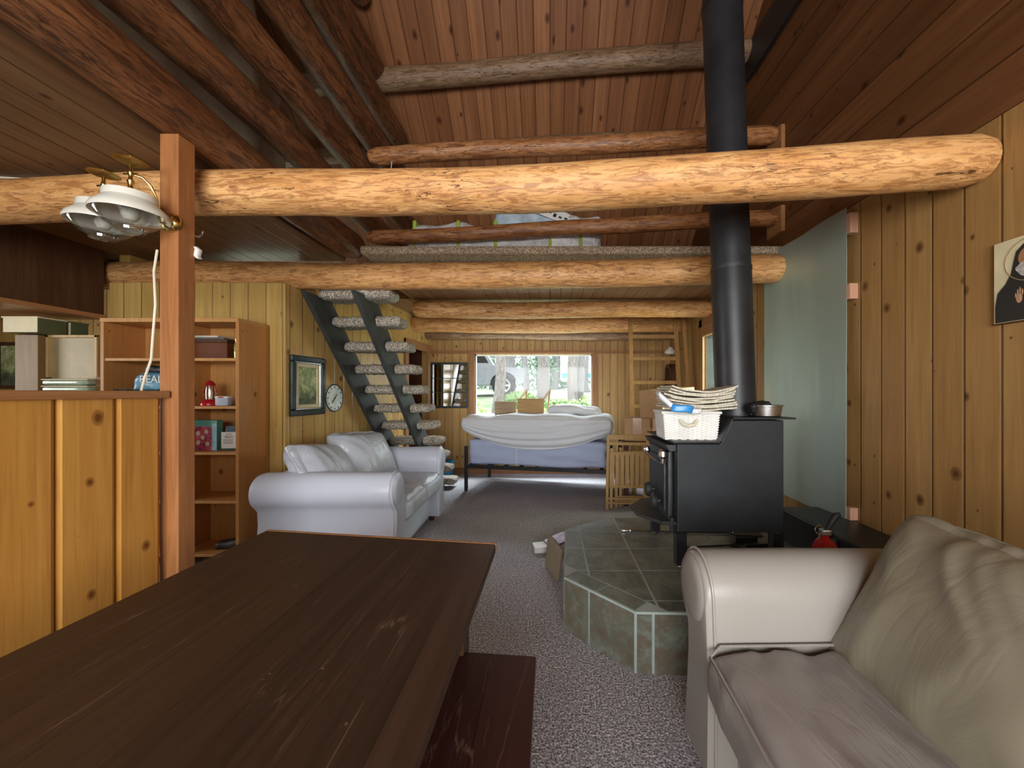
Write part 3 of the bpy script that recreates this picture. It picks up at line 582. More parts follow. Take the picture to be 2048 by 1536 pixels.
# ---------------- leather sofas ----------------
def arc(cx, cz, r, a0, a1, n):
    return [(cx+r*math.cos(R(a0+(a1-a0)*i/n)), cz+r*math.sin(R(a0+(a1-a0)*i/n))) for i in range(n+1)]
def sofa(name, label, loc, rotz, Ln, D, nseat, mats, backs, armr=0.13, tip=0.0, seatz=0.40, armz=0.63, seath=0.17):
    body, crease, backm = mats
    so = thing(name, label, 'sofa', loc, rotz); xi = Ln/2-0.29
    yb = D/2; yf = -D/2
    b = MB(); b.rbox(2*xi+0.1, D-0.10, 0.30, 0.03, 8, None, Matrix.Translation((0, 0.02, 0.21))); b.build('base', body, so, smooth=True)
    b = MB(); b.rbox(2*xi+0.06, 0.20, 0.66, 0.08, 12, None, Matrix.Translation((0, yb-0.12, 0.42))); b.build('back_frame', body, so, smooth=True)
    for s in (-1, 1):
        cx = xi+0.14
        pr = [(xi-0.005, 0.07), (xi-0.01, 0.40)] + arc(cx, armz, armr, 180, -52, 18) + [(xi+0.185, 0.50), (xi+0.180, 0.40), (xi+0.195, 0.25), (xi+0.225, 0.07)]
        # arm as stations along y: rounded front edge
        vs = []; fs = []; st = [(yf-0.0, 0.90), (yf-0.022, 0.965), (yf-0.028, 0.985)]
        ys = [(yf-0.020, 0.93), (yf-0.012, 0.975), (yf+0.01, 1.0)]+[(yf+0.01+(D-0.06)*k/8, 1.0) for k in range(1, 9)]+[(yb-0.02, 0.97)]
        c0 = (xi+0.10, 0.40)
        for y, q in ys:
            for (x, z) in pr:
                dx = 0.004*MN.noise(Vector((x*7, y*6, z*7+s)))
                xx = c0[0]+(x-c0[0])*q+dx; zz = c0[1]+(z-c0[1])*(q if z > 0.1 else 1)+dx
                if y > 0: zz += 0.0
                vs.append((s*xx, y, zz))
        n = len(pr)
        fs = [(i*n+k, i*n+(k+1) % n, (i+1)*n+(k+1) % n, (i+1)*n+k) for i in range(len(ys)-1) for k in range(n)]
        fs += [tuple(range(n)), tuple((len(ys)-1)*n+k for k in range(n-1, -1, -1))]
        am = MB().add(vs, fs).build('arm', body, so, smooth=True, angle=50)
        dsk = MB(); dsk.lathe([(0.0, 0.016), (armr*0.55, 0.014), (armr*0.80, 0.008), (armr*0.86, 0.0)], 30, Matrix.Translation((s*cx, yf-0.018, armz)) @ Matrix.Rotation(R(90), 4, 'X'))
        dsk.build('arm_front_panel', body, am, smooth=True)
        pp = [(s*x, yf+0.004, z) for x, z in [(c0[0]+(a-c0[0])*1.012, c0[1]+(c-c0[1])*1.012) for a, c in pr]]
        MB().tube(pp, 0.0055, 8).build('piping', body, am, smooth=True)
    w = 2*xi/nseat
    def seatfn(sd):
        def f(v, n, c):
            pz = 1+0.28*(1-c.x**4)*(1-c.y**4)
            z = v.z*pz if v.z > 0 else v.z
            u = v.y*6.5+v.x*2.5+sd+1.5*MN.noise(Vector((v.x*2.2, v.y*2.2, sd))); d = 0.026*(0.25-abs(MN.noise(Vector((v.x*1.8+sd, u, 1)))))+0.012*(0.3-abs(MN.noise(Vector((v.x*5+sd, u*2.4, 4)))))
            y = v.y - (0.02*(1-c.x**4)*(1-c.z**2) if c.y < 0 else 0)
            return Vector((v.x, y, z)) + n*d
        return f
    for k in range(nseat):
        x0 = -xi+w*(k+0.5); sc = MB(); dd = D-0.20
        sc.rbox(w-0.006, dd, seath, 0.055, 44, seatfn(k*7.3+Ln), Matrix.Translation((x0, yf+dd/2-0.035, seatz+seath*0.42)))
        c = sc.build('seat_cushion', crease, so, smooth=True)
        z0 = seatz+seath*0.42+seath/2+0.012; yq = yf-0.045; hx = (w-0.03)/2
        MB().tube([(x0-hx, yf+dd-0.3, z0), (x0-hx, yq+0.06, z0-0.006), (x0-hx+0.03, yq+0.016, z0-0.022), (x0, yq-0.002, z0-0.012), (x0+hx-0.03, yq+0.016, z0-0.022), (x0+hx, yq+0.06, z0-0.006), (x0+hx, yf+dd-0.3, z0)], 0.005, 8).build('piping', crease, c, smooth=True)
    for k, (bx, by, bz, sx, sz, sy, tilt, yaw, roll) in enumerate(backs):
        def f(v, n, c, sd=k*3.7+Ln):
            q = 1+0.55*(1-c.x**2)*(1-c.z**2)
            # corners pinch
            e = (c.x**4)*(c.z**4)
            v2 = Vector((v.x*(1+0.05*e), v.y*q*(1-0.55*max(abs(c.x), abs(c.z))**6), v.z*(1+0.05*e)))
            u = v.x*5.5+v.z*3.0+sd+1.6*MN.noise(Vector((v.x*2.5, sd, v.z*2.5))); d = 0.022*(0.3-abs(MN.noise(Vector((u, v.y*2, v.z*2.2)))))+0.008*(0.3-abs(MN.noise(Vector((u*2.3, v.y*3, v.z*5+9)))))
            return v2+n*d
        T = Matrix.Translation((bx, by, bz)) @ Matrix.Rotation(R(yaw), 4, 'Z') @ Matrix.Rotation(R(tilt), 4, 'X') @ Matrix.Rotation(R(roll), 4, 'Y')
        bc = MB(); bc.rbox(sx, sy, sz, sy*0.46, 46, f, T); c = bc.build('back_cushion', backm, so, smooth=True)
        pts = []
        for a in range(0, 41):
            t = 2*math.pi*a/40; cs, sn = math.cos(t), math.sin(t)
            px = math.copysign(abs(cs)**0.35, cs); pz = math.copysign(abs(sn)**0.35, sn)
            pts.append(T @ Vector((px*sx*0.505, 0, pz*sz*0.505)))
        MB().tube(pts, 0.005, 8, False).build('piping', backm, c, smooth=True)
    for x in (-xi-0.08, xi+0.08):
        for y in (yf+0.08, yb-0.08):
            MB().lathe([(0.026, 0.0), (0.038, 0.075)], 4, Matrix.Translation((x, y, 0)), True).build('leg', M['darkwood'], so)
    return so
sofa('leather_sofa', 'white leather loveseat with two cushions in front of the stairs', (-1.64, 3.46, 0), R(92), 1.62, 0.98, 2,
     (M['leather_w'], M['leather_wp'], M['leather_wp']),
     [(-0.30, 0.20, 0.70, 0.78, 0.50, 0.20, -30, 10, 10), (0.22, 0.13, 0.72, 0.74, 0.54, 0.22, -26, -8, 4)], seatz=0.36, armz=0.64)
sofa('leather_sofa', 'beige leather sofa in the right foreground with creased cushions', (1.03, 0.46, 0), R(-90), 2.20, 0.98, 2,
     (M['leather_b'], M['leather_bs'], M['leather_bb']),
     [(-0.44, 0.07, 0.66, 0.86, 0.60, 0.20, -28, 0, 3), (0.42, 0.07, 0.66, 0.80, 0.60, 0.20, -28, 0, 0)], seatz=0.36, armz=0.64)

# ---------------- hearth ----------------
HP = [(0.08, 2.20), (0.41, 1.85), (1.99, 1.80), (1.99, 3.24), (0.48, 3.23), (0.12, 2.96)]
def clip(poly, a, b, c):      # keep a*x+b*y <= c
    out = []
    for i in range(len(poly)):
        p, q = poly[i], poly[(i+1) % len(poly)]; dp = a*p[0]+b*p[1]-c; dq = a*q[0]+b*q[1]-c
        if dp <= 0: out.append(p)
        if dp*dq < 0: t = dp/(dp-dq); out.append((p[0]+(q[0]-p[0])*t, p[1]+(q[1]-p[1])*t))
    return out
he = thing('tiled_hearth', 'raised hearth clad in green grey slate tiles under the wood stove', 'hearth', (1.0, 2.5, 0))
HO = (1.0, 2.5)
MB().plate([L(q, HO) for q in HP], 0, 0.2965).build('hearth_core', M['grout'], he)
cells = []
xs = [0.0, 0.225, 0.53, 0.84, 1.15, 1.46, 1.77, 2.0]; ysx = [1.70, 1.94, 2.27, 2.59, 2.90, 3.3]
e1 = Vector((0.41-0.08, 1.85-2.20)).normalized(); nrm = Vector((e1.y, -e1.x));  # outward of the near bevel
if nrm.dot(Vector((1.0, 2.5))-Vector((0.08, 2.2))) > 0: nrm = -nrm
cb = nrm.dot(Vector((0.08, 2.2)))
th = MB()
def emit(poly, g=0.006):
    if len(poly) < 3: return
    c = Vector((sum(p[0] for p in poly)/len(poly), sum(p[1] for p in poly)/len(poly)))
    A = abs(sum(poly[i][0]*poly[(i+1) % len(poly)][1]-poly[(i+1) % len(poly)][0]*poly[i][1] for i in range(len(poly))))/2
    if A < 0.0006: return
    q = poly
    orig = list(poly)
    for i in range(len(orig)):
        p0, p1 = Vector(orig[i]), Vector(orig[(i+1) % len(orig)]); d = (p1-p0)
        if d.length < 1e-6: continue
        d.normalize(); nn = Vector((d.y, -d.x))
        if nn.dot(c-p0) > 0: nn = -nn
        q = clip(q, nn.x, nn.y, nn.dot(p0)-g)
        if len(q) < 3: return
    th.plate([L(p, HO) for p in q], 0.290, 0.2995)
def inside(poly):
    for i in range(len(HP)):
        p0, p1 = Vector(HP[i]), Vector(HP[(i+1) % len(HP)]); d = (p1-p0).normalized(); nn = Vector((d.y, -d.x))
        if nn.dot(Vector((1.0, 2.5))-p0) > 0: nn = -nn
        poly = clip(poly, nn.x, nn.y, nn.dot(p0)+0.0)
        if len(poly) < 3: return poly
    return poly
for i in range(len(xs)-1):
    for j in range(len(ysx)-1):
        c = inside([(xs[i], ysx[j]), (xs[i+1], ysx[j]), (xs[i+1], ysx[j+1]), (xs[i], ysx[j+1])])
        if len(c) >= 3:
            c = clip(c, nrm.x, nrm.y, cb-0.11)
            emit(c)
st = Vector((0.08, 2.20)); L1 = 0.48
for k in range(2):
    a = st+e1*(L1*k/2+(0.0)); b = st+e1*(L1*(k+1)/2)
    emit(inside([tuple(a), tuple(b), tuple(b-nrm*0.11), tuple(a-nrm*0.11)]))
th.build('top_tiles', M['slate'], he)
sd = MB()
def sidetiles(p, q, cuts, t=0.004):
    p = Vector(p); q = Vector(q); d = (q-p); Ln = d.length; d.normalize(); nn = Vector((d.y, -d.x))
    if nn.dot(Vector((1.0, 2.5))-p) > 0: nn = -nn
    cu = [0]+cuts+[Ln]
    for a, b in zip(cu, cu[1:]):
        if b-a < 0.02: continue
        a += 0.007; b -= 0.007
        w = [p+d*a, p+d*b, p+d*b+nn*t, p+d*a+nn*t]
        sd.plate([L(tuple(v), HO) for v in w], 0.0, 0.284)
sidetiles(HP[0], HP[1], [0.19]); sidetiles(HP[1], HP[2], [0.085, 0.40, 0.71, 1.02, 1.33]); sidetiles(HP[5], HP[0], [0.3, 0.6]); sidetiles(HP[4], HP[5], [0.2]); sidetiles(HP[3], HP[4], [0.3, 0.6, 0.9, 1.2])
sd.build('side_tiles', M['slate'], he)

# ---------------- wood stove ----------------
sv = thing('wood_stove', 'black steel wood stove with stepped top on ball-footed legs', 'stove', (1.06, 2.56, 0.30)); SO = (1.06, 2.56, 0.30)
TXZ = Matrix.Identity(4)
x0, x1, y0, y1 = 0.755-1.06, 1.385-1.06, 2.28-2.56, 2.86-2.56
pr = [(x0, 0.22), (x1, 0.22), (x1, 0.885), (x0+0.325, 0.885), (x0+0.255, 0.745), (x0, 0.745)]
MB().prism(pr, y0, y1).build('firebox', M['stove'], sv, bevel=0.006)
tp = MB()
for a, b in (((x0-0.03, 0.752), (x0+0.252, 0.752)), ((x0+0.252, 0.752), (x0+0.322, 0.892)), ((x0+0.322, 0.892), (x1+0.06, 0.892))):
    dx, dz = b[0]-a[0], b[1]-a[1]; l = math.hypot(dx, dz); nx, nz = -dz/l*0.010, dx/l*0.010
    tp.prism([(a[0], a[1]), (b[0], b[1]), (b[0]+nx, b[1]+nz), (a[0]+nx, a[1]+nz)], y0-0.02, y1+0.02)
tp.build('top_plate', M['black'], sv)
dr = MB(); dr.rbox(0.035, 0.44, 0.43, 0.012, 4, None, Matrix.Translation((x0-0.018, 0.01, 0.475))); dr.rbox(0.02, 0.36, 0.33, 0.01, 4, None, Matrix.Translation((x0-0.04, 0.01, 0.475)))
dr.prism([(x0-0.035, 0.695), (x0, 0.70), (x0, 0.735), (x0-0.06, 0.735)], y0+0.03, y1-0.03)
door = dr.build('stove_door', M['stovecast'], sv, smooth=True, angle=30)
h = MB(); h.tube([(x0-0.04, -0.10, 0.60), (x0-0.10, -0.08, 0.63), (x0-0.13, -0.07, 0.66)], 0.008, 8); h.lathe([(0, .0), (.018, .006), (.024, .03), (.016, .05), (0, .056)], 14, Matrix.Translation((x0-0.13, -0.07, 0.655)))
h.lathe([(0, .0), (.012, .0), (.012, .03), (.028, .045), (.026, .075), (.012, .088), (0, .09)], 16, Matrix.Translation((x0-0.055, -0.17, 0.61)))
h.build('handle', M['chrome'], door, smooth=True)
for ky, kz in ((0.04, 0.40), (-0.10, 0.36)):
    k = MB(); T = Matrix.Translation((x0-0.05, ky, kz)) @ Matrix.Rotation(R(-90), 4, 'Y')
    k.lathe([(0.0, 0.0), (0.012, 0.0), (0.012, 0.02), (0.045, 0.03), (0.05, 0.045), (0.04, 0.06), (0.0, 0.062)], 14, T)
    k.build('draft_knob', M['stovecast'], door, smooth=True, angle=30)
hg = MB(); hg.tube([(x0-0.02, y0+0.035, 0.22), (x0-0.02, y0+0.035, 0.30)], 0.016, 10); hg.build('hinge', M['stovecast'], sv)
lp = MB(); lp.plate([(x0, y0+0.02), (x0-0.08, y0+0.03), (x0-0.20, y0+0.20), (x0-0.20, y1-0.20), (x0-0.08, y1-0.03), (x0, y1-0.02)], 0.255, 0.275)
lp.build('ash_lip', M['stovecast'], sv, bevel=0.003)
for lx_, ly_ in ((x0+0.02, y0+0.015), (x0+0.02, y1-0.015), (x1-0.04, y0+0.015), (x1-0.04, y1-0.015)):
    lg = MB(); lg.plate([(lx_-0.03, ly_-0.03), (lx_+0.03, ly_-0.03), (lx_+0.03, ly_-0.02), (lx_-0.02, ly_-0.02), (lx_-0.02, ly_+0.03), (lx_-0.03, ly_+0.03)], 0.03, 0.22)
    lg = lg.build('leg', M['black'], sv)
    MB().lathe([(0, 0), (.014, .004), (.02, .018), (.014, .032), (0, .036)], 14, Matrix.Translation((lx_, ly_, 0.0))).build('ball_foot', M['chrome'], lg, smooth=True)
# flue pipe
fp = thing('stove_pipe', 'tall matt black stove pipe rising from the stove to the roof', 'pipe', (1.235, 2.56, 1.19))
def fx(z): return -0.0335*(z)
segs = [(0.004, 0.97, 0.125), (0.97, 1.60, 0.122), (1.60, 2.72, 0.124), (2.72, 4.86, 0.121)]
pb = MB()
for a, b, r in segs: pb.tube([(fx(a), 0, a), (fx(b), 0, b)], r, 36)
pb.build('pipe', plain('flue pipe black', (0.028, 0.029, 0.033), 0.42, 0.3, 0.35, 3.0, 0.1, 50), fp, smooth=True, angle=50)
for z in (0.975, 1.60, 2.72):
    s = MB(); s.tube([(fx(z), 0, z-0.012), (fx(z), 0, z+0.012)], 0.1275, 36); s.build('pipe_seam', M['stovecast'] if z < 2 else M['black'], fp, smooth=True, angle=50)
cb_ = MB(); cb_.tube([(fx(2.85)+0.1, -0.08, 2.83), (0.16, -0.1, 2.86), (0.25, -0.12, 2.97), (0.30, -0.12, 3.12), (0.31, -0.12, 3.35)], 0.009, 8)
cb_.build('brace_strap', M['steel'], fp, smooth=True)
hs = MB(); hs.box(1.955, 1.985, 2.8, 3.85, 4.45, 4.78)
tag(hs.build('wall_shield', M['black'], bevel=0.003), 'glossy black metal shield high on the dark gable wall beside the pipe', 'shield')
# heat shield sheet on the right wall
h = thing('heat_shield', 'grey green galvanised metal sheet standing off the pine wall behind the stove', 'heat shield', (RX, 3.0, 0))
sh = MB(); n = 14
vs = []
for i in range(n+1):
    for k, z in enumerate((0.50, 1.0, 1.6, 2.2, 2.565)):
        y = 2.53+0.97*i/n; vs.append((-0.058+0.006*math.sin(i*0.9+k*0.5), y-3.0, z))
vs2 = [(x+0.004, y, z) for x, y, z in vs]; q = len(vs)
fs = [(i*5+k, (i+1)*5+k, (i+1)*5+k+1, i*5+k+1) for i in range(n) for k in range(4)]
fs += [tuple(a+q for a in reversed(f)) for f in fs]
fs += [(i*5+4, (i+1)*5+4, (i+1)*5+4+q, i*5+4+q) for i in range(n)]+[(i*5, (i+1)*5, (i+1)*5+q, i*5+q) for i in range(n)]+[(k, k+1, k+1+q, k+q) for k in range(4)]+[(n*5+k, n*5+k+1, n*5+k+1+q, n*5+k+q) for k in range(4)]
sh.add(vs+vs2, fs).build('metal_sheet', M['sheet'], h, smooth=True, angle=30)
for z0, z1 in ((2.39, 2.52), (1.96, 2.06), (0.52, 0.60)):
    MB().box(-0.052, 0.0, 2.50-3.0, 2.545-3.0, z0, z1).build('spacer_block', woodmat('pinkish block', (0.62, 0.36, 0.24), (0.52, 0.28, 0.18), 2), h)
    MB().box(-0.052, 0.0, 3.45-3.0, 3.49-3.0, z0, z1).build('spacer_block', M['captrim'], h)

# ---------------- things on the stove ----------------
wb = thing('wicker_basket', 'white wicker basket under a heap of newspapers on the stove', 'basket', (0.865, 2.46, 1.063), R(-4))
def weave(v, n, c): return v+n*0.006*math.sin(v.z*170+1.57*(int((v.x+v.y+5)/0.022) % 2)*2)
b = MB()
def wall_ring(z, s): return [(-0.165*s, -0.135*s, z), (0.165*s, -0.135*s, z), (0.165*s, 0.135*s, z), (-0.165*s, 0.135*s, z)]
H = 0.165; rows = 44; ring = []
def rect(t, hx, hy, r=0.02):
    per = 4*(hx+hy); d = (t % 1.0)*per
    for (ax, ay, bx, by, l) in ((-hx, -hy, hx, -hy, 2*hx), (hx, -hy, hx, hy, 2*hy), (hx, hy, -hx, hy, 2*hx), (-hx, hy, -hx, -hy, 2*hy)):
        if d <= l: f = d/l; return ax+(bx-ax)*f, ay+(by-ay)*f
        d -= l
    return -hx, -hy
nn_ = 132; vs = []
for i in range(rows+1):
    z = H*i/rows; s = 0.94+0.08*i/rows
    for k in range(nn_):
        x, y = rect(k/nn_, 0.165*s, 0.135*s); ph = (k//3) % 2
        o = 0.004*math.cos(math.pi*(i/2.0)+math.pi*ph)
        l = math.hypot(x, y); vs.append((x+x/l*o, y+y/l*o, z))
fs = [(i*nn_+k, i*nn_+(k+1) % nn_, (i+1)*nn_+(k+1) % nn_, (i+1)*nn_+k) for i in range(rows) for k in range(nn_)]
fs.append(tuple(range(nn_-1, -1, -1)))
b.add(vs, fs).build('basket_body', M['white'], wb, smooth=True, angle=80)
b = MB(); b.tube([(-0.17, -0.14, H), (0.17, -0.14, H), (0.17, 0.14, H), (-0.17, 0.14, H), (-0.17, -0.14, H)], 0.009, 8); b.build('rim', M['white'], wb, smooth=True)
b = MB(); b.tube([(-0.07, -0.146, 0.12), (-0.06, -0.165, 0.10), (-0.03, -0.172, 0.088), (0.01, -0.165, 0.095), (0.03, -0.146, 0.125)], 0.010, 8)
tag(b.build('handle', M['cord'], wb, smooth=True), 'tan handle loop')
def newspaper_mat():
    g = G('newsprint'); v = g.co()
    a = g.noise(g.scale(v, (120, 240, 1)), 1.0, 2, 0.6); n = g.noise(v, 11, 3, 0.5)
    z = g.sep(v)[2]
    col = g.mix(g.ramp(a, [(0.46, (1, 1, 1)), (0.52, (0, 0, 0))]), (0.66, 0.62, 0.50), (0.46, 0.43, 0.36))
    col = g.mix(g.math('MULTIPLY', n, 0.4), col, (0.60, 0.55, 0.42)); return g.out(col, 0.8, spec=0.1)
M['news'] = newspaper_mat(); rn = random.Random(5)
def sagsheet(sx, sy, t, sag, seed, n=16):
    """a folded newspaper: thick curved slab that sags in the middle along x"""
    m = MB(); vs = []
    for s in (1, -1):
        for i in range(n+1):
            for j in range(7):
                x = -sx/2+sx*i/n; y = -sy/2+sy*j/6
                z = sag*((2*x/sx)**2)+0.006*MN.noise(Vector((x*9, y*9, seed)))
                vs.append((x, y, z+s*t/2))
    q = (n+1)*7
    fs = [(i*7+j, (i+1)*7+j, (i+1)*7+j+1, i*7+j+1) for i in range(n) for j in range(6)]
    fs += [tuple(a+q for a in reversed(f)) for f in fs]
    for i in range(n):
        for j in (0, 6): fs.append((i*7+j, (i+1)*7+j, (i+1)*7+j+q, i*7+j+q))
    for j in range(6):
        for i in (0, n): fs.append((i*7+j, i*7+j+1, i*7+j+1+q, i*7+j+q))
    return m.add(vs, fs)
order = ['lowest', 'second', 'third', 'fourth', 'fifth', 'sixth', 'seventh', 'eighth', 'topmost']
for k in range(9):
    o = sagsheet(0.40+rn.uniform(-0.02, 0.02), 0.29, 0.011, 0.018+0.0022*k, k).build('folded_newspaper', M['news'], smooth=True, angle=40)
    o.location = (0.915+rn.uniform(-0.012, 0.012)+0.0015*k, 2.46, 1.244+0.0137*k); o.rotation_euler = (R(rn.uniform(-0.8, 0.8)), 0, R(rn.uniform(-5, 5)-3))
    tag(o, '%s folded newspaper of the stack in the white basket' % order[k] if k in (0, 8) else '%s folded newspaper from the bottom of the basket stack' % order[k], 'newspaper', 'newspapers stacked on the basket')
bg = MB(); bg.rbox(0.26, 0.16, 0.035, 0.015, 16, lambda w, n, c: w+Vector((0, 0, 0.035*c.x*c.x-0.02*c.x+0.015*MN.noise(Vector((w.x*12, w.y*12, 3))))))
o = bg.build('plastic_bag', plain('white plastic bag', (0.70, 0.72, 0.76), 0.25, 0, 0.1, 5, 0.6, 10), smooth=True); o.location = (0.76, 2.31, 1.262); o.rotation_euler = (0, R(14), R(-10)); tag(o, 'white and blue plastic bag drooping over the left rim of the basket', 'bag')
bl = MB(); bl.rbox(0.12, 0.02, 0.045, 0.009, 10, lambda w, n, c: w+Vector((0, -0.01*(1-c.x*c.x), 0.012*math.sin(c.x*2)))); bl.build('blue_print', plain('bright blue print', (0.03, 0.26, 0.62), 0.3), o, loc=(0.02, -0.078, 0.0), rot=(0, R(6), 0), smooth=True)
bl = MB(); bl.rbox(0.06, 0.05, 0.05, 0.015, 8, lambda w, n, c: w+n*0.01*MN.noise(w*30)); o = bl.build('blue_cloth', plain('navy cloth', (0.012, 0.02, 0.12), 0.6, 0, 0.3, 20), smooth=True); o.location = (1.055, 2.44, 1.09); tag(o, 'crumpled navy blue cloth beside the basket on the stove step', 'cloth')
bw = thing('metal_bowl', 'shallow stainless steel bowl on the upper stove top by the pipe', 'bowl', (1.32, 2.36, 1.204))
b = MB(); b.lathe([(0.0, 0.0), (0.075, 0.0), (0.083, 0.006), (0.092, 0.062), (0.100, 0.066), (0.100, 0.069), (0.089, 0.066), (0.080, 0.010), (0.0, 0.006)], 36); b.build('bowl', M['steel'], bw, smooth=True)
b = MB(); b.rbox(0.13, 0.09, 0.055, 0.02, 12, lambda w, n, c: w+n*0.014*MN.noise(w*22), Matrix.Rotation(R(-18), 4, 'Y')); o = b.build('work_glove', M['rubber'], smooth=True); o.location = (1.275, 2.35, 1.265)
tag(o, 'dark crumpled glove lying in the steel bowl', 'glove')

# fireplace poker on the hearth
pk = thing('poker_tool', 'long metal fire tool with turned handle lying on the hearth tiles', 'fire tool', (0.60, 2.90, 0.309), R(-4))
b = MB(); b.tube([(0.10, 0, 0), (0.75, 0.0, 0)], 0.006, 8); b.box(0.75, 0.95, -0.045, 0.045, -0.005, 0.004); b.build('shaft', M['black'], pk)
b = MB(); b.tube([(-0.07, 0, 0), (-0.06, 0, 0), (-0.03, 0, 0), (0.0, 0, 0), (0.005, 0, 0), (0.02, 0, 0), (0.10, 0, 0), (0.12, 0, 0)], [0.004, 0.010, 0.010, 0.008, 0.012, 0.008, 0.0085, 0.006], 10); b.build('handle', M['chrome'], pk, smooth=True)
pk = thing('ash_shovel', 'black ash shovel lying on the hearth beneath the stove', 'shovel', (1.10, 2.60, 0.309), R(6))
b = MB(); b.tube([(-0.2, 0, 0.004), (0.15, 0, 0.004)], 0.006, 8); b.build('handle', M['black'], pk)
b = MB(); b.plate([(0.15, -0.03), (0.20, -0.06), (0.36, -0.06), (0.36, 0.06), (0.20, 0.06), (0.15, 0.03)], -0.006, 0.0); b.box(0.2, 0.36, -0.062, -0.056, -0.006, 0.03); b.box(0.2, 0.36, 0.056, 0.062, -0.006, 0.03); b.build('blade', M['black'], pk)
# blower box and extinguisher behind the sofa arm
bb = thing('blower_box', 'low black metal box against the wall right of the stove', 'metal box', (1.80, 2.30, 0.30))
MB().box(-0.14, 0.18, -0.42, 0.50, 0, 0.22).build('body', M['black'], bb, bevel=0.01)
b = MB(); b.tube([(-0.15, -0.03, 0.17), (-0.165, -0.03, 0.19), (-0.165, 0.02, 0.19), (-0.15, 0.03, 0.165)], 0.008, 8); b.rbox(0.02, 0.03, 0.05, 0.008, 4, None, Matrix.Translation((-0.16, 0.03, 0.16))); b.build('latch', M['chrome'], bb, smooth=True)
fe = thing('fire_extinguisher', 'small red fire extinguisher standing behind the beige sofa arm', 'fire extinguisher', (1.40, 1.96, 0.30))
MB().lathe([(0.0, 0.0), (0.055, 0.0), (0.058, 0.02), (0.058, 0.24), (0.052, 0.275), (0.035, 0.30), (0.018, 0.31), (0.018, 0.325), (0.0, 0.325)], 30).build('cylinder', M['red'], fe, smooth=True, angle=40)
MB().rbox(0.05, 0.035, 0.03, 0.006, 4, None, Matrix.Translation((0.0, 0, 0.34))).build('valve', M['steel'], fe)
b = MB(); b.tube([(0.01, 0, 0.35), (0.03, 0, 0.385), (0.055, 0, 0.425), (0.075, 0, 0.43)], [0.012, 0.014, 0.016, 0.010], 10); b.build('lever', M['rubber'], fe, smooth=True)
b = MB(); b.tube([(-0.035+0.022*math.cos(t*0.5), -0.01, 0.355+0.022*math.sin(t*0.5)) for t in range(14)], 0.003, 6); b.build('pull_ring', M['chrome'], fe, smooth=True)
b = MB(); b.tube([(0.03, 0, 0.33), (0.075, 0, 0.30), (0.085, 0, 0.20), (0.07, 0, 0.10)], 0.010, 8); b.build('hose', M['rubber'], fe, smooth=True)
# ---------------- bookshelf ----------------
bs = thing('bookshelf', 'knotty pine bookshelf with two bays against the cross wall', 'bookshelf', (-2.88, 3.08, 0)); BO = (-2.88, 3.08)
def bx(m, x0, x1, y0, y1, z0, z1, O=BO): return m.box(x0-O[0], x1-O[0], y0-O[1], y1-O[1], z0, z1)
for a, b in ((-3.41, -3.385), (-2.865, -2.84), (-2.385, -2.36)):
    bx(MB(), a, b, 2.92, 3.235, 0, 1.885).build('side_panel', M['shelfside'], bs, bevel=0.002)
bx(MB(), -3.41, -2.36, 2.915, 3.235, 1.885, 1.915).build('top_board', M['shelf'], bs, bevel=0.002)
bx(MB(), -3.385, -2.385, 3.222, 3.235, 0.05, 1.885).build('back_panel', M['shelf'], bs)
for z in (0.10, 0.505, 0.875, 1.225, 1.59):
    for a, b in ((-3.385, -2.865), (-2.84, -2.385)):
        bx(MB(), a, b, 2.925, 3.222, z, z+0.022).build('shelf_board', M['shelf'], bs, bevel=0.002)
# contents, right bay
wbx = thing('wooden_box', 'dark reddish wooden box on the top shelf right of the post', 'box', (-2.60, 3.08, 1.612))
MB().box(-0.15, 0.10, -0.10, 0.10, 0, 0.125).build('body', woodmat('mahogany', (0.16, 0.05, 0.02), (0.10, 0.03, 0.012), 0), wbx, bevel=0.004)
MB().box(-0.155, 0.105, -0.105, 0.105, 0.125, 0.15).build('lid', M['darkwood'], wbx, bevel=0.003)
for k, (c, s, d) in enumerate((((0.55, 0.50, 0.42), 0.0, 'cream paperback lying on the dark wooden box, topmost'), ((0.10, 0.10, 0.11), 0.02, 'black paperback lying directly on the dark wooden box'))):
    tag(MB().box(-0.09, 0.09, -0.07, 0.07, 0, 0.015).build('paperback', plain('paperback cover %d' % k, c, 0.5), bevel=0.002, loc=(-2.67+s, 3.06, 1.778 if k == 0 else 1.7625), rot=(0, 0, 0.2*k)), d, 'book')
jar = thing('spice_jar', 'tall golden green glass jar at the right end of the top shelf', 'jar', (-2.425, 3.0, 1.612))
MB().lathe([(0, 0), (.028, 0), (.030, .01), (.030, .11), (.022, .13), (.0, .13)], 20).build('glass', plain('mottled golden jar', (0.32, 0.33, 0.06), 0.2, 0.3, 0.9, 45), jar, smooth=True)
MB().lathe([(0, .13), (.024, .13), (.024, .155), (0, .157)], 20).build('lid', M['brass'], jar, smooth=True, angle=30)
ln = thing('red_lantern', 'small red lantern with clear glass chimney on the second shelf', 'lantern', (-2.665, 3.02, 1.247))
MB().lathe([(0, 0), (.062, 0), (.064, .015), (.058, .03), (.045, .04), (.036, .05), (0, .05)], 26).build('base', M['red'], ln, smooth=True, angle=40)
MB().lathe([(.030, .05), (.032, .10), (.028, .15), (.024, .165)], 22).build('glass_chimney', M['chrome'], ln, smooth=True)
MB().lathe([(0, .16), (.036, .16), (.030, .175), (.012, .195), (0, .197)], 22).build('cap', M['red'], ln, smooth=True, angle=40)
b = MB(); b.tube([(-0.05, 0, .03), (-0.052, 0, .10), (-0.03, 0, .165)], .004, 6); b.tube([(0.05, 0, .03), (0.052, 0, .10), (0.03, 0, .165)], .004, 6); b.build('wire_guard', M['red'], ln)
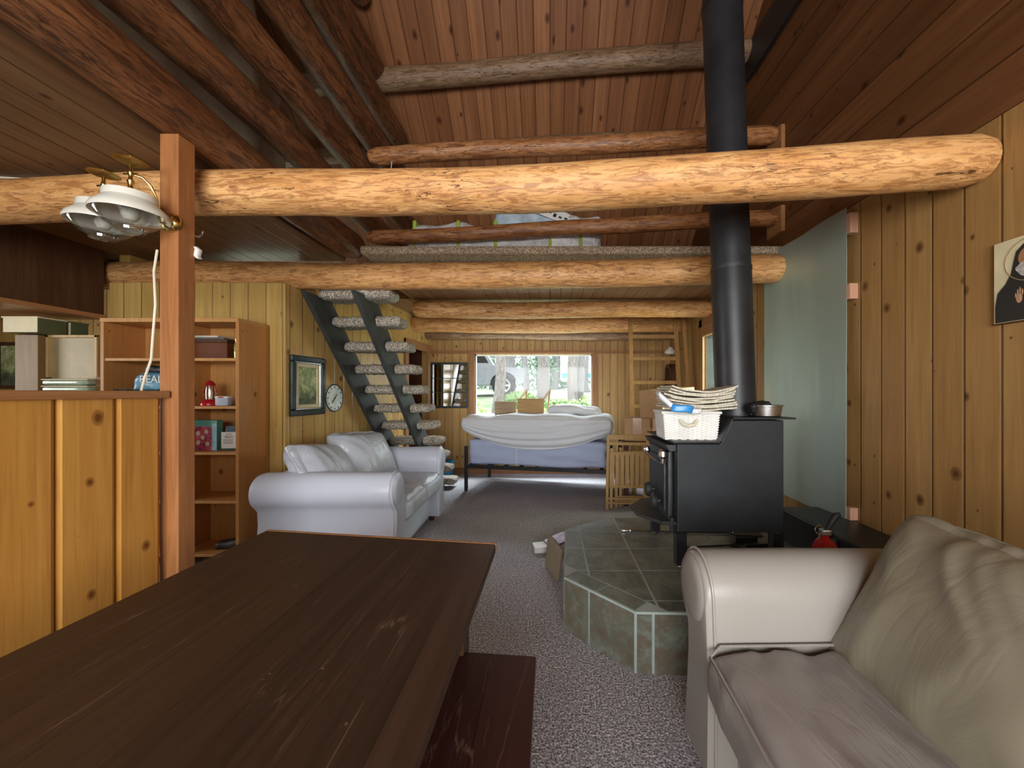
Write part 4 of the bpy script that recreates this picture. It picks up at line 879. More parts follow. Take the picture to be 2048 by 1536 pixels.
rd = thing('pocket_radio', 'small pale blue and white radio beside the red lantern', 'radio', (-2.535, 2.99, 1.247))
MB().rbox(0.10, 0.045, 0.062, 0.008, 5, None, Matrix.Translation((0, 0, 0.031))).build('case', plain('pale blue case', (0.42, 0.46, 0.56), 0.4), rd, smooth=True)
MB().rbox(0.104, 0.05, 0.018, 0.006, 5, None, Matrix.Translation((0, 0, 0.066))).build('handle', M['white'], rd, smooth=True)
tag(MB().box(-0.02, 0.02, -0.001, 0.0, 0, 0.008).build('red_stripe', M['red'], rd, loc=(0, -0.0245, 0.062)), 'thin red stripe')
ap_ = MB(); pts = [(-0.055, 0), (0.055, 0), (0.055, 0.10)]+[(0.055*math.cos(R(a)), 0.10+0.055*math.sin(R(a))) for a in range(15, 180, 15)]+[(-0.055, 0.10)]
ar_ = thing('arched_plaque', 'white arched plaque with a blue top standing at the right of the second shelf', 'plaque', (-2.44, 3.10, 1.247))
MB().prism(pts, -0.006, 0.006).build('panel', M['white'], ar_, bevel=0.001)
MB().prism([(x*0.8, 0.085+max(0, z-0.10)*0.85) if z > 0.09 else (x*0.8, 0.085) for x, z in pts[2:]], -0.009, -0.006).build('painted_arch', plain('deep blue paint', (0.03, 0.05, 0.20), 0.5), ar_)
for k, (c, x, hh, d) in enumerate((((0.62, 0.60, 0.55), -2.405, 0.11, 'cream booklet leaning in front of the arched plaque'), ((0.25, 0.38, 0.55), -2.425, 0.10, 'blue booklet leaning before the arched plaque'), ((0.70, 0.70, 0.72), -2.395, 0.12, 'white booklet nearest the bookshelf side, before the plaque'))):
    tag(MB().box(-0.005, 0.005, -0.04, 0.04, 0, hh).build('booklet', plain('booklet %d' % k, c, 0.5), loc=(x, 3.02-0.01*k, 1.247), rot=(0, 0, 0.1*k), bevel=0.001), d, 'booklet')
# shelf with boxes of games
gb = thing('game_box', 'upright teal and pink picture box on the middle shelf next to the post', 'box', (-2.705, 3.05, 0.897), R(-6))
MB().box(-0.10, 0.10, -0.025, 0.025, 0, 0.235).build('carton', plain('teal carton', (0.10, 0.32, 0.26), 0.4), gb, bevel=0.001)
b = MB(); b.box(-0.095, 0.055, -0.027, -0.025, 0.0, 0.185); b.build('cover_print', plain('rose printed cover', (0.42, 0.07, 0.13), 0.35, 0, 0.9, 28), gb)
b = MB(); b.box(0.058, 0.10, -0.027, -0.025, 0.0, 0.21); b.build('side_print', plain('light blue print', (0.30, 0.50, 0.62), 0.35, 0, 0.3, 20), gb)
tb_ = MB()
for cx, cz in ((-0.06, 0.13), (-0.02, 0.10), (-0.06, 0.06), (0.01, 0.145), (0.02, 0.05)): tb_.lathe([(0, 0), (0.018, 0.0015), (0.018, 0.0)], 16, Matrix.Translation((cx, -0.027, cz)) @ Matrix.Rotation(R(90), 4, 'X'))
tb_.build('printed_dots', M['cream'], gb)
tag(MB().box(-0.055, 0.055, -0.008, 0.008, 0, 0.185).build('picture_book', plain('grey blue cover', (0.16, 0.24, 0.30), 0.4, 0, 0.4, 14), loc=(-2.545, 3.08, 0.897), rot=(R(-4), 0, 0), bevel=0.001), 'grey blue hardback standing behind the white card', 'book')
cc = thing('white_card', 'white printed card with small black writing on the middle shelf', 'card', (-2.50, 3.0, 0.897), R(6))
MB().box(-0.055, 0.055, -0.003, 0.003, 0.0, 0.145).build('card', M['white'], cc)
MB().box(-0.055, 0.055, -0.006, 0.02, 0, 0.018).build('foot', plain('dark green base', (0.02, 0.06, 0.03), 0.5), cc)
b = MB()
for (tx, sx, z) in (('SOCIAL', 0.02, 0.127), ('MEDIUM', 0.026, 0.105)):
    vs, fs = text_mesh(tx, sx*0.9, 0.0004); b.add([(x*0.7, -0.0035-abs(z_)*0.5, y+z) for x, y, z_ in vs], fs)
for z in (0.085, 0.075, 0.065, 0.055): b.box(-0.04, 0.03, -0.0036, -0.003, z, z+0.003)
b.build('print', M['ink'], cc)
sh_ = MB(); sh_.rbox(0.22, 0.10, 0.07, 0.03, 10, lambda w, n, c: w+n*0.01*MN.noise(w*14)+Vector((0, 0, 0.02*c.x))); tag(sh_.build('dark_shoe', M['rubber'], smooth=True, loc=(-2.52, 3.05, 0.155)), 'black shoe lying on the bottom shelf', 'shoe')
# left bay
wkb = thing('dark_basket', 'dark woven wire basket holding a blue bag behind the half wall', 'basket', (-3.13, 3.06, 1.247))
b = MB()
for k in range(9):
    z = 0.012+k*0.014; q = [rect(t/48, 0.20+0.002*k, 0.105) for t in range(49)]
    b.tube([(x, y, z+0.004*math.sin(i*2.0+k*3.1)) for i, (x, y) in enumerate(q)], 0.005, 5, False)
b.box(-0.19, 0.19, -0.10, 0.10, 0.0, 0.008); b.build('woven_body', plain('dark wicker', (0.05, 0.055, 0.05), 0.45, 0, 0.6, 60), wkb)
bb_ = thing('blue_bag', 'folded light blue printed bag lying in the dark basket', 'bag', (-3.09, 3.05, 1.36))
MB().rbox(0.30, 0.16, 0.16, 0.06, 14, lambda w, n, c: w+n*0.016*MN.noise(w*13)+Vector((0, 0, -0.03*c.x*c.x)), Matrix.Translation((0, 0, 0.07))).build('bag_body', plain('light blue printed plastic', (0.14, 0.33, 0.46), 0.35, 0, 0.3, 9), bb_, smooth=True)
b = MB(); vs, fs = text_mesh('REAL', 0.08, 0.002); b.add([(x+0.02, -0.087-z, y+0.09) for x, y, z in vs], fs); b.build('bag_print', M['white'], bb_)
tag(MB().rbox(0.20, 0.14, 0.05, 0.02, 10, lambda w, n, c: w+n*0.012*MN.noise(w*18)).build('dark_cloth', M['rubber'], smooth=True, loc=(-3.05, 3.05, 1.532)), 'black cloth on top of the blue bag', 'cloth')

# ---------------- staircase ----------------
sc_ = thing('staircase', 'steep open staircase with carpeted treads and two dark grey stringers', 'staircase', (-2.13, 3.3, 0), R(-2.6))
TYZ = Matrix(((0, 1, 0, 0), (1, 0, 0, 0), (0, 0, 1, 0), (0, 0, 0, 1)))
sp = [(-0.02, 2.22), (0.235, 2.22), (0.235, 2.345), (2.41, 0.0), (2.03, 0.0)]
for a in (0.0, 0.44): MB().prism(sp, a, a+0.042, TYZ).build('stringer', M['paintgrey'], sc_, bevel=0.003)
def treadfn(seed):
    def f(w, n, c): return w+n*(0.010*MN.noise(Vector((w.x*26+seed, w.y*26, w.z*26)))+0.005*MN.noise(w*60))
    return f
for k in range(11):
    z = 2.235-0.2135*k; y = 0.26+0.197*k
    for (xa, xb) in ((0.045, 0.438), (0.484, 0.70)):
        pass
    m = MB(); m.rbox(0.655, 0.26, 0.098, 0.046, 22, treadfn(k*3.3), Matrix.Translation((0.045+0.3275, y, z)))
    m.build('tread', M['carpettread'], sc_, smooth=True)
ft = MB(); ft.box(0.50, 0.52, 2.20, 2.22, 0, 0.09).build('foot', M['black'], sc_)

# ---------------- picture, clock ----------------
def onleft(y, z): return (lx(y), y, z)
ang = -math.atan(0.079)
pc = thing('framed_picture', 'gilt-lined dark green framed woodland picture on the left pine wall', 'picture', (lx(3.49)+0.002, 3.49, 1.41), ang)
def pframe(p, w, h, t, d, mat, name, x0=0.0, bev=0.004):
    m = MB(); m.box(x0, x0+d, -w/2, w/2, h/2-t, h/2); m.box(x0, x0+d, -w/2, w/2, -h/2, -h/2+t); m.box(x0, x0+d, -w/2, -w/2+t, -h/2+t, h/2-t); m.box(x0, x0+d, w/2-t, w/2, -h/2+t, h/2-t)
    return m.build(name, mat, p, bevel=bev)
pframe(pc, 0.43, 0.53, 0.055, 0.035, M['darkgreenframe'], 'frame', bev=0.01)
pframe(pc, 0.33, 0.43, 0.018, 0.028, M['steel'], 'silver_slip')
pframe(pc, 0.30, 0.40, 0.034, 0.020, M['cream'], 'mat_board')
def painting():
    g = G('woodland painting'); x = g.sep(g.co()); n = g.noise(g.co(), 14, 5, 0.7, 0.8); n2 = g.noise(g.scale(g.co(), (1, 40, 9)), 1.0, 3, 0.6)
    col = g.ramp(n, [(0.3, (0.05, 0.08, 0.04)), (0.5, (0.30, 0.36, 0.15)), (0.7, (0.75, 0.74, 0.45))])
    col = g.mix(g.ramp(n2, [(0.62, (0, 0, 0)), (0.68, (1, 1, 1))]), col, (0.30, 0.30, 0.22))
    lower = g.mr(g.math('ADD', x[2], g.math('MULTIPLY', n, 0.12)), -0.05, 0.03, 1.0, 0.0)
    col = g.mix(g.math('MULTIPLY', lower, 0.75), col, (0.025, 0.035, 0.035)); return g.out(col, 0.4)
MB().box(0, 0.012, -0.118, 0.118, -0.168, 0.168).build('painting', painting(), pc)
ck = thing('wall_clock', 'round pale patterned wall clock beside the framed picture', 'clock', (lx(3.87)+0.003, 3.87, 1.295), ang)
TX = Matrix.Rotation(R(90), 4, 'Y')
def clockface():
    g = G('patchwork clock face'); v = g.n('ShaderNodeTexVoronoi', {'distance': 'CHEBYCHEV'}, Vector=g.co(), Scale=17.0)
    c = g.sep(v.outputs['Color'])[0]; return g.out(g.ramp(c, [(0.2, (0.80, 0.85, 0.78)), (0.6, (0.55, 0.66, 0.66)), (0.9, (0.88, 0.88, 0.80))]), 0.4)
MB().lathe([(0, 0.014), (0.135, 0.014), (0.14, 0.008), (0.14, 0.0), (0, 0)], 40, TX).build('clock_face', clockface(), ck, smooth=True, angle=30)
MB().lathe([(0.128, 0.015), (0.136, 0.018), (0.141, 0.010)], 40, TX).build('rim', M['paintgrey'], ck, smooth=True)
b = MB(); b.bar((0.018, 0, 0), (0.018, -0.045, -0.05), 0.009, 0.003, (1, 0, 0)); b.bar((0.018, 0, 0), (0.018, 0.03, 0.035), 0.006, 0.003, (1, 0, 0)); b.lathe([(0, .022), (.008, .020), (.008, .014)], 12, TX); b.build('clock_hands', M['ink'], ck)
b = MB()
for k in range(12):
    a = R(30*k); b.bar((0.0165, 0.10*math.cos(a), 0.10*math.sin(a)), (0.0165, 0.118*math.cos(a), 0.118*math.sin(a)), 0.008, 0.003, (1, 0, 0))
b.build('hour_marks', M['paintgrey'], ck)

# ---------------- pane mirror on the far wall ----------------
mr_ = thing('wall_mirror', 'black framed mirror divided into six panes left of the far window', 'mirror', (-1.665, FY-0.001, 1.47))
def yframe(p, w, h, t, d, mat, name, bev=0.003):
    m = MB(); m.box(-w/2, w/2, -d, 0, h/2-t, h/2); m.box(-w/2, w/2, -d, 0, -h/2, -h/2+t); m.box(-w/2, -w/2+t, -d, 0, -h/2+t, h/2-t); m.box(w/2-t, w/2, -d, 0, -h/2+t, h/2-t)
    return m.build(name, mat, p, bevel=bev)
yframe(mr_, 0.62, 0.76, 0.035, 0.03, M['darkgreenframe'], 'frame')
MB().box(-0.28, 0.28, -0.012, 0, -0.35, 0.35).build('mirror_glass', M['mirror'], mr_)
b = MB(); b.box(-0.28, 0.28, -0.02, -0.012, 0.11, 0.122); b.box(-0.28, 0.28, -0.02, -0.012, -0.122, -0.11); b.box(-0.13, -0.10, -0.02, -0.012, -0.35, 0.35); b.box(0.02, 0.03, -0.02, -0.012, -0.35, 0.35); b.build('muntins', M['darkgreenframe'], mr_)
bk = thing('waste_bin', 'bright blue plastic bin on the floor behind the lowest stair treads', 'bin', (-1.66, 6.12, 0))
m = MB(); m.add([(-.10, -.08, 0), (.10, -.08, 0), (.10, .08, 0), (-.10, .08, 0), (-.125, -.10, .27), (.125, -.10, .27), (.125, .10, .27), (-.125, .10, .27), (-.115, -.09, .27), (.115, -.09, .27), (.115, .09, .27), (-.115, .09, .27), (-.09, -.07, .01), (.09, -.07, .01), (.09, .07, .01), (-.09, .07, .01)],
      [(3, 2, 1, 0)]+[(i, (i+1) % 4, 4+(i+1) % 4, 4+i) for i in range(4)]+[(4+i, 4+(i+1) % 4, 8+(i+1) % 4, 8+i) for i in range(4)]+[(8+i, 8+(i+1) % 4, 12+(i+1) % 4, 12+i) for i in range(4)]+[(12, 13, 14, 15)])
m.build('bin_body', M['blueplastic'], bk, bevel=0.006)
b = MB(); b.box(-0.13, 0.13, -0.105, -0.098, 0.245, 0.275); b.build('rim', M['blueplastic'], bk, bevel=0.003)

# ---------------- bed by the window ----------------
bd = thing('metal_bed', 'black metal bed frame in front of the far window', 'bed', (-1.15, 5.28, 0), R(-11.5))
BL = 1.93; BD = 0.90
for x in (0.0, BL):
    for y in (0.0, BD): MB().box(x-0.02, x+0.02, y-0.02, y+0.02, 0, 0.62 if x == 0 else 0.60).build('leg', M['black'], bd, bevel=0.004)
MB().box(0.0, BL, -0.018, 0.018, 0.315, 0.365).build('side_rail', M['black'], bd, bevel=0.003)
MB().box(0.0, BL, BD-0.018, BD+0.018, 0.315, 0.365).build('side_rail', M['black'], bd, bevel=0.003)
for x in (0.0, BL): MB().box(x-0.015, x+0.015, 0, BD, 0.315, 0.365).build('end_rail', M['black'], bd, bevel=0.003)
m = MB()
for k in range(9): m.box(0.1+k*0.215, 0.14+k*0.215, 0, BD, 0.345, 0.362)
m.build('slats', M['black'], bd)
def pt(T0, x, y, z): return T0.matrix_basis @ Vector((x, y, z))
T0 = Matrix.Translation((-1.15, 5.28, 0)) @ Matrix.Rotation(R(-11.5), 4, 'Z')
def f1(w, n, c):
    t = w.z*26+w.x*3.5+0.6*MN.noise(Vector((w.x*3, 0, w.z*6)))
    d = 0.014*math.sin(t*1.3)*(0.6+0.4*c.x)+0.008*MN.noise(Vector((w.x*4, w.y*4, w.z*18))); return w+n*d
m1 = MB().rbox(BL-0.05, BD-0.02, 0.34, 0.05, 40, f1).build('lower_mattress', M['sheetcloth'], smooth=True)
m1.location = T0 @ Vector((BL/2, BD/2, 0.537)); m1.rotation_euler = (0, 0, R(-11.5)); tag(m1, 'lower mattress in a pale blue sheet resting on the black bed frame', 'mattress')
seam = MB().box(-0.003, 0.003, -0.004, 0.0, -0.16, 0.10).build('sheet_seam', M['white'], m1); seam.location = (-0.25, -(BD-0.02)/2-0.004, 0)
def f2(w, n, c):
    hx = 1.02; u = w.x/hx
    sagline = 0.30*(1-u*u)
    front = 1.0 if c.y < 0.2 else 0.3
    t = (w.z+sagline*0.9)*34+1.2*MN.noise(Vector((w.x*1.5, 0, w.z*3)))
    d = front*0.016*math.sin(t)*(1-abs(u)**6)+0.008*MN.noise(Vector((w.x*5, w.y*5, w.z*14)))
    q = w+n*d
    if c.y < 0.0: q.y -= 0.05*(1-c.z*c.z)+0.05*max(0, c.z)
    q.z -= (0.07*(1-u*u))*(1 if c.z < 0 and c.y < 0 else 0) - 0.10*abs(u)**2.5*(1 if c.z < 0 and c.y < 0 else 0)
    q.z += 0.02*MN.noise(Vector((w.x*2.3, w.y*3, 5)))*(c.z > 0)
    return q
m2 = MB().rbox(BL+0.10, BD+0.04, 0.34, 0.12, 48, f2).build('upper_mattress', M['sheetcloth2'], smooth=True)
m2.location = T0 @ Vector((BL/2, BD/2, 0.87)); m2.rotation_euler = (0, 0, R(-11.5)); tag(m2, 'upper mattress under a sagging rumpled grey sheet, stacked by the window', 'mattress')
def f3(w, n, c):
    return w+n*(0.02*math.sin(w.x*9+w.y*16+3*MN.noise(w*4)))+Vector((0, 0, 0.02*(1-c.x*c.x)))
m3 = MB().rbox(0.72, 0.42, 0.13, 0.06, 26, f3).build('crumpled_sheet', M['sheetcloth2'], smooth=True)
m3.location = T0 @ Vector((1.42, 0.62, 1.07)); m3.rotation_euler = (0, R(3), R(-11.5)); tag(m3, 'crumpled grey sheet heaped on the right of the stacked mattresses', 'sheet')
dr = MB(); nu, nv = 90, 46; vs = []
for i in range(nu+1):
    u = -1+2*i/nu; x = BL/2+u*(BL/2+0.035)
    zb = 0.60+0.24*abs(u)**2.2
    for j in range(nv+1):
        v = j/nv; z = 1.00-v*(1.00-zb)
        ph = v*15+1.5*MN.noise(Vector((u*1.4, v*1.5, 2)))+0.8*math.sin(u*2.5)
        y = -0.045-0.045*math.sin(math.pi*min(1, v*1.05))-0.013*math.sin(ph*1.6)*(1-abs(u)**7)*(0.35+0.65*v)-0.02*(1-v)
        vs.append((x, y+0.03*abs(u)**8, z))
dr.add(vs, [(i*(nv+1)+j, (i+1)*(nv+1)+j, (i+1)*(nv+1)+j+1, i*(nv+1)+j+1) for i in range(nu) for j in range(nv)])
dr = dr.build('draped_sheet', M['sheetcloth2'], smooth=True, loc=(-1.15, 5.28, 0), rot=(0, 0, R(-11.5)), fixn=False, angle=90)
sm = dr.modifiers.new('thick', 'SOLIDIFY'); sm.thickness = 0.012; sm.offset = 0
tag(dr, 'loose grey sheet sagging in curved folds over the front of the mattresses', 'sheet')
# two small wooden stools lying on the mattresses
def stool(label, loc, rz, w, h, mat, legs):
    s = thing('wooden_stool', label, 'stool', loc, rz)
    MB().box(-w/2, w/2, -0.012, 0.012, 0, h).build('seat', mat, s, bevel=0.003)
    for sx in (-1, 1):
        if legs: MB().bar((sx*(w/2-0.015), 0.01, h-0.02), (sx*(w/2-0.015)+0.085, 0.26, h+0.13), 0.022, 0.022).build('leg', mat, s)
        MB().bar((sx*(w/2-0.015), 0.01, 0.03), (sx*(w/2-0.015)+0.04, 0.28, 0.02), 0.022, 0.022).build('leg', mat, s)
    if legs: MB().bar((-(w/2-0.015)+0.085, 0.26, h+0.13), (-(w/2-0.015)+0.04, 0.28, 0.02), 0.018, 0.018).build('brace', mat, s); MB().bar(((w/2-0.015)+0.085, 0.26, h+0.13), ((w/2-0.015)+0.04, 0.28, 0.02), 0.018, 0.018).build('brace', mat, s)
    else: MB().bar((-w/2-0.09, 0.16, 0.02), (w/2, 0.2, 0.05), 0.02, 0.02).build('brace', mat, s)
stool('greyish wooden stool lying on its side on the mattresses, left one', tuple(T0 @ Vector((0.40, 0.50, 1.02))), R(-4), 0.32, 0.20, woodmat('grey pine', (0.38, 0.28, 0.17), (0.28, 0.20, 0.12), 0), False)
stool('brown wooden stool with legs sticking up on the mattresses, right one', tuple(T0 @ Vector((0.80, 0.45, 1.00))), R(-4), 0.38, 0.265, M['stoolw'], True)

# ---------------- side table, cartons, folding chairs, ladder ----------------
sdt = thing('side_table', 'dark small table carrying the cardboard cartons behind the stove', 'table', (1.28, 4.78, 0))
MB().box(-0.42, 0.50, -0.22, 0.28, 0.74, 0.775).build('tabletop', M['darkwood'], sdt, bevel=0.003)
for x in (-0.37, 0.45):
    for y in (-0.18, 0.24): MB().box(x-0.025, x+0.025, y-0.025, y+0.025, 0, 0.74).build('leg', M['darkwood'], sdt)
def carton(name, label, loc, rz, sx, sy, sz, tape_axis=0):
    c = thing(name, label, 'cardboard box', loc, rz)
    MB().box(-sx/2, sx/2, -sy/2, sy/2, 0, sz-0.004).build('carton_body', M['cardboard'], c, bevel=0.003)
    f = MB(); f.box(-sx/2, sx/2, -sy/2, -0.002, sz-0.004, sz); f.box(-sx/2, sx/2, 0.002, sy/2, sz-0.004, sz); f.build('top_flap', M['cardboard'], c)
    return c
c1 = carton('small_carton', 'small square cardboard carton at the left end of the dark side table', (1.07, 4.71, 0.775), R(-14), 0.29, 0.29, 0.27)
MB().box(-0.05, 0.05, -0.1465, -0.145, 0.05, 0.27).build('tape_strip', M['tape'], c1)
c2 = carton('support_carton', 'plain cardboard carton supporting the long carton from below', (1.52, 4.78, 0.775), R(0), 0.40, 0.34, 0.27)
c3 = carton('long_carton', 'long cardboard carton with printed arrows lying across the smaller cartons', (1.43, 4.66, 1.075), R(38), 0.66, 0.32, 0.32)
c3.rotation_euler = (0, R(-4), R(38))
MB().box(-0.3315, -0.33, -0.03, 0.03, 0.08, 0.322).build('tape_strip', M['tape'], c3)
MB().box(-0.325, -0.30, -0.161, -0.16, 0.0, 0.32).build('tape_strip', M['tape'], c3)
pr_ = MB()
for ax in (-0.22, 0.24):
    pr_.prism([(ax-0.028, 0.235), (ax+0.028, 0.235), (ax, 0.275)], -0.1618, -0.16); pr_.box(ax-0.008, ax+0.008, -0.1618, -0.16, 0.195, 0.236)
vs, fs = text_mesh('THIS END UP', 0.06, 0.0006); pr_.add([(x*0.9, -0.1612-z, y+0.17) for x, y, z in vs], fs)
pr_.build('printed_arrows', M['ink'], c3)
def fold_chair():
    c = thing('folding_chair', 'slatted wooden folding chair leaning folded against the cartons table', 'chair', (0.90, 4.42, 0.0), R(-4))
    lean = Matrix.Rotation(R(-8), 4, 'X')
    w = 0.23
    def P(x, y, z): return lean @ Vector((x, y, z))
    for sx in (-1, 1):
        MB().bar(P(sx*w-0.015, 0, 0.0), P(sx*w+0.010, 0, 0.86), 0.034, 0.022, (0, -1, 0)).build('back_leg', M['teak'], c, bevel=0.002)
        MB().bar(P(sx*(w-0.04)-0.01, -0.03, 0.02), P(sx*(w-0.04)+0.005, -0.03, 0.70), 0.03, 0.02, (0, -1, 0)).build('front_leg', M['teak'], c, bevel=0.002)
    MB().bar(P(-w+0.01, -0.005, 0.83), P(w+0.01, -0.005, 0.83), 0.055, 0.02, (0, -1, 0)).build('back_slat', M['teak'], c, bevel=0.002)
    MB().bar(P(-w+0.01, -0.005, 0.755), P(w+0.01, -0.005, 0.755), 0.035, 0.02, (0, -1, 0)).build('back_slat', M['teak'], c, bevel=0.002)
    for z in (0.13, 0.08): MB().bar(P(-w, -0.02, z), P(w-0.02, -0.02, z), 0.022, 0.018, (0, -1, 0)).build('stretcher', M['teak'], c)
    s = MB()
    s.bar(P(-w+0.03, -0.05, 0.64), P(w-0.02, -0.05, 0.64), 0.04, 0.02, (0, -1, 0)); s.bar(P(-w+0.02, -0.05, 0.27), P(w-0.03, -0.05, 0.27), 0.035, 0.02, (0, -1, 0))
    for sx in (-1, 1): s.bar(P(sx*(w-0.03)-0.006, -0.05, 0.25), P(sx*(w-0.03)+0.002, -0.05, 0.655), 0.022, 0.02, (0, -1, 0))
    s = s.build('seat_frame', M['teak'], c, bevel=0.002)
    for k in range(7):
        x = -w+0.05+k*0.056
        MB().bar(P(x-0.005, -0.052, 0.26), P(x+0.003, -0.052, 0.65), 0.042, 0.014, (0, -1, 0)).build('slat', M['teak'], s, bevel=0.001)
    return c
fc = fold_chair()
f2c = copy_tree(fc); f2c.location = (1.02, 4.50, 0); f2c.rotation_euler = (0, 0, R(-2)); f2c['label'] = 'second folded slatted chair, just behind the front folding chair'
ld = thing('wooden_ladder', 'narrow wooden ladder leaning up between the loft joists behind the cartons', 'ladder', (1.47, 5.10, 0))
def lp_(x, z): return Vector((x, 0.02+(z/2.40)*0.44, z))
MB().bar(lp_(-0.35, 0), lp_(-0.31, 2.40), 0.055, 0.03, (0, -1, 0)).build('side_rail', M['ladder'], ld, bevel=0.002)
MB().bar(lp_(0.32, 0), lp_(0.34, 2.40), 0.055, 0.03, (0, -1, 0)).build('side_rail', M['ladder'], ld, bevel=0.002)
for z in (0.17, 0.50, 0.83, 1.16, 1.49, 1.83, 2.15, 2.36): MB().bar(lp_(-0.31, z), lp_(0.32, z), 0.05, 0.022, (0, -1, 0)).build('rung', M['ladder'], ld, bevel=0.002)
ps = MB(); ps.bar((1.95, 5.18, 0.0), (1.90, 5.5, 2.45), 0.05, 0.035, (0, -1, 0)); tag(ps.build('leaning_board', M['ladder'], bevel=0.002), 'dark narrow board leaning up beside the right ladder rail', 'board')

# door on the right wall
dw = MB(); dw.box(RX-0.02, RX+0.0, 5.02, 5.12, 0, 2.30); dw.box(RX-0.02, RX+0.0, 4.05, 4.15, 0, 2.30); dw.box(RX-0.02, RX, 4.05, 5.12, 2.20, 2.30)
d1 = struct('door_1', dw, M['trim'], bevel=0.003)
db = MB(); db.box(RX-0.035, RX-0.002, 4.15, 4.28, 0.02, 2.20); db.box(RX-0.035, RX-0.002, 4.92, 5.02, 0.02, 2.20); db.box(RX-0.035, RX-0.002, 4.28, 4.92, 0.02, 0.95); db.box(RX-0.035, RX-0.002, 4.28, 4.92, 2.06, 2.20); db = db.build('door_slab', M['captrim'], d1)
rv = MB(); rv.box(RX-0.01, RX+0.125, 4.27, 4.285, 0.94, 2.07); rv.box(RX-0.01, RX+0.125, 4.915, 4.93, 0.94, 2.07); rv.box(RX-0.01, RX+0.125, 4.27, 4.93, 0.935, 0.955); rv.box(RX-0.01, RX+0.125, 4.27, 4.93, 2.055, 2.07); rv.build('dark_liner', M['paintgrey'], db)  # dark liner added to keep the lit wall edge from showing bright
MB().box(RX-0.020, RX-0.016, 4.28, 4.92, 0.95, 2.06).build('glass_pane', M['doorglass'], db)
b = MB(); b.box(RX-0.048, RX-0.034, 4.26, 4.28, 0.93, 2.08); b.box(RX-0.048, RX-0.034, 4.92, 4.94, 0.93, 2.08); b.box(RX-0.048, RX-0.034, 4.26, 4.94, 2.06, 2.08); b.box(RX-0.048, RX-0.034, 4.26, 4.94, 0.93, 0.95)
b.build('glass_bead', M['lightwood'], db)
ar2 = thing('arched_wall_niche', 'dark arched wooden niche hung at the far end of the right wall', 'wall niche', (RX, 6.10, 1.52))
pts = [(-0.14, -0.26), (0.14, -0.26)]+[(0.14*math.cos(R(a)), 0.14+0.14*math.sin(R(a))) for a in range(0, 181, 15)]
pin = [(-0.09, -0.21), (0.09, -0.21)]+[(0.09*math.cos(R(a)), 0.14+0.09*math.sin(R(a))) for a in range(0, 181, 15)]
nP = len(pts); vs = []
for xx in (-0.14, 0.0):
    vs += [(xx, y, z) for y, z in pts]+[(xx, y, z) for y, z in pin]
fs = []
for i in range(nP):
    j = (i+1) % nP
    fs += [(i, j, nP+j, nP+i), (2*nP+i, 3*nP+i, 3*nP+j, 2*nP+j), (i, 2*nP+i, 2*nP+j, j), (nP+i, nP+j, 3*nP+j, 3*nP+i)]
MB().add(vs, fs).build('arch_frame', M['darkwood'], ar2); MB().box(-0.02, 0, -0.09, 0.09, -0.21, 0.2).build('back_panel', M['captrim'], ar2)
l2 = thing('wall_lamp', 'small crystal-shaded brass wall lamp in the far right corner', 'lamp', (RX, 5.75, 1.98))
MB().lathe([(0, .03), (.03, .02), (.04, 0), (0, 0)], 18, Matrix.Rotation(R(-90), 4, 'Y')).build('wall_plate', M['brass'], l2, smooth=True)
MB().tube([(-0.02, 0, 0), (-0.06, 0, 0.04), (-0.11, 0, 0.07), (-0.17, 0, 0.07), (-0.20, 0, 0.05)], 0.006, 8).build('arm', M['brass'], l2, smooth=True)
b = MB(); b.lathe([(0.02, 0.03), (0.035, 0.015), (0.04, 0.0), (0.07, -0.012), (0.07, -0.02), (0.085, -0.035), (0.09, -0.05), (0.06, -0.075), (0.0, -0.08)], 10, Matrix.Translation((-0.20, 0, 0.02))); b.build('lamp_shade', M['shade'], l2)

# ---------------- icon painting ----------------
ic = thing('icon_painting', 'painted panel of a white-bearded figure in a black hood on the right wall', 'painting', (RX-0.001, 1.567, 1.83))
MB().box(-0.02, 0, -0.15, 0.15, -0.178, 0.178).build('panel', M['cream'], ic, bevel=0.002)
MB().box(-0.022, 0.0, -0.152, 0.152, -0.181, -0.176).build('edge', M['darkwood'], ic)
def yzplate(poly, x0, x1, name, mat):      # poly given as (towards far, up)
    m = MB(); n = len(poly); m.add([(x0, u, v) for u, v in poly]+[(x1, u, v) for u, v in poly], [tuple(range(n)), tuple(range(2*n-1, n-1, -1))]+[(i, n+i, n+(i+1) % n, (i+1) % n) for i in range(n)])
    return m.build(name, mat, ic)
hal = MB(); hal.tube([(-0.0215, 0.018+0.088*math.cos(R(a)), 0.075+0.088*math.sin(R(a))) for a in range(0, 361, 12)], 0.002, 6, False); hal.build('halo_ring', plain('ochre line', (0.33, 0.27, 0.14), 0.5), ic)
bodyp = [(0.135, -0.174), (0.128, -0.10), (0.115, -0.045), (0.085, -0.01), (0.066, 0.03), (0.056, 0.08), (0.048, 0.118), (0.022, 0.142), (0, 0.15), (-0.022, 0.142), (-0.048, 0.118), (-0.056, 0.08), (-0.066, 0.03), (-0.085, -0.01), (-0.115, -0.045), (-0.128, -0.10), (-0.135, -0.174)]
yzplate([(min(0.142, u+0.018), v) for u, v in bodyp], -0.0225, -0.02, 'black_robe', M['ink'])
yzplate([(0.022+0.036*math.cos(R(a)), 0.085+0.042*math.sin(R(a))) for a in range(0, 360, 20)], -0.0235, -0.0225, 'painted_face', plain('painted skin', (0.34, 0.17, 0.08), 0.5))
yzplate([(0.024+0.040*math.cos(R(a))*(1.0+0.08*math.cos(R(a*5))), 0.045+0.040*math.sin(R(a))*(1 if a > 180 else 0.6)) for a in range(0, 360, 10)], -0.0243, -0.0235, 'painted_beard', plain('painted grey beard', (0.42, 0.40, 0.37), 0.6, 0, 0.35, 60))
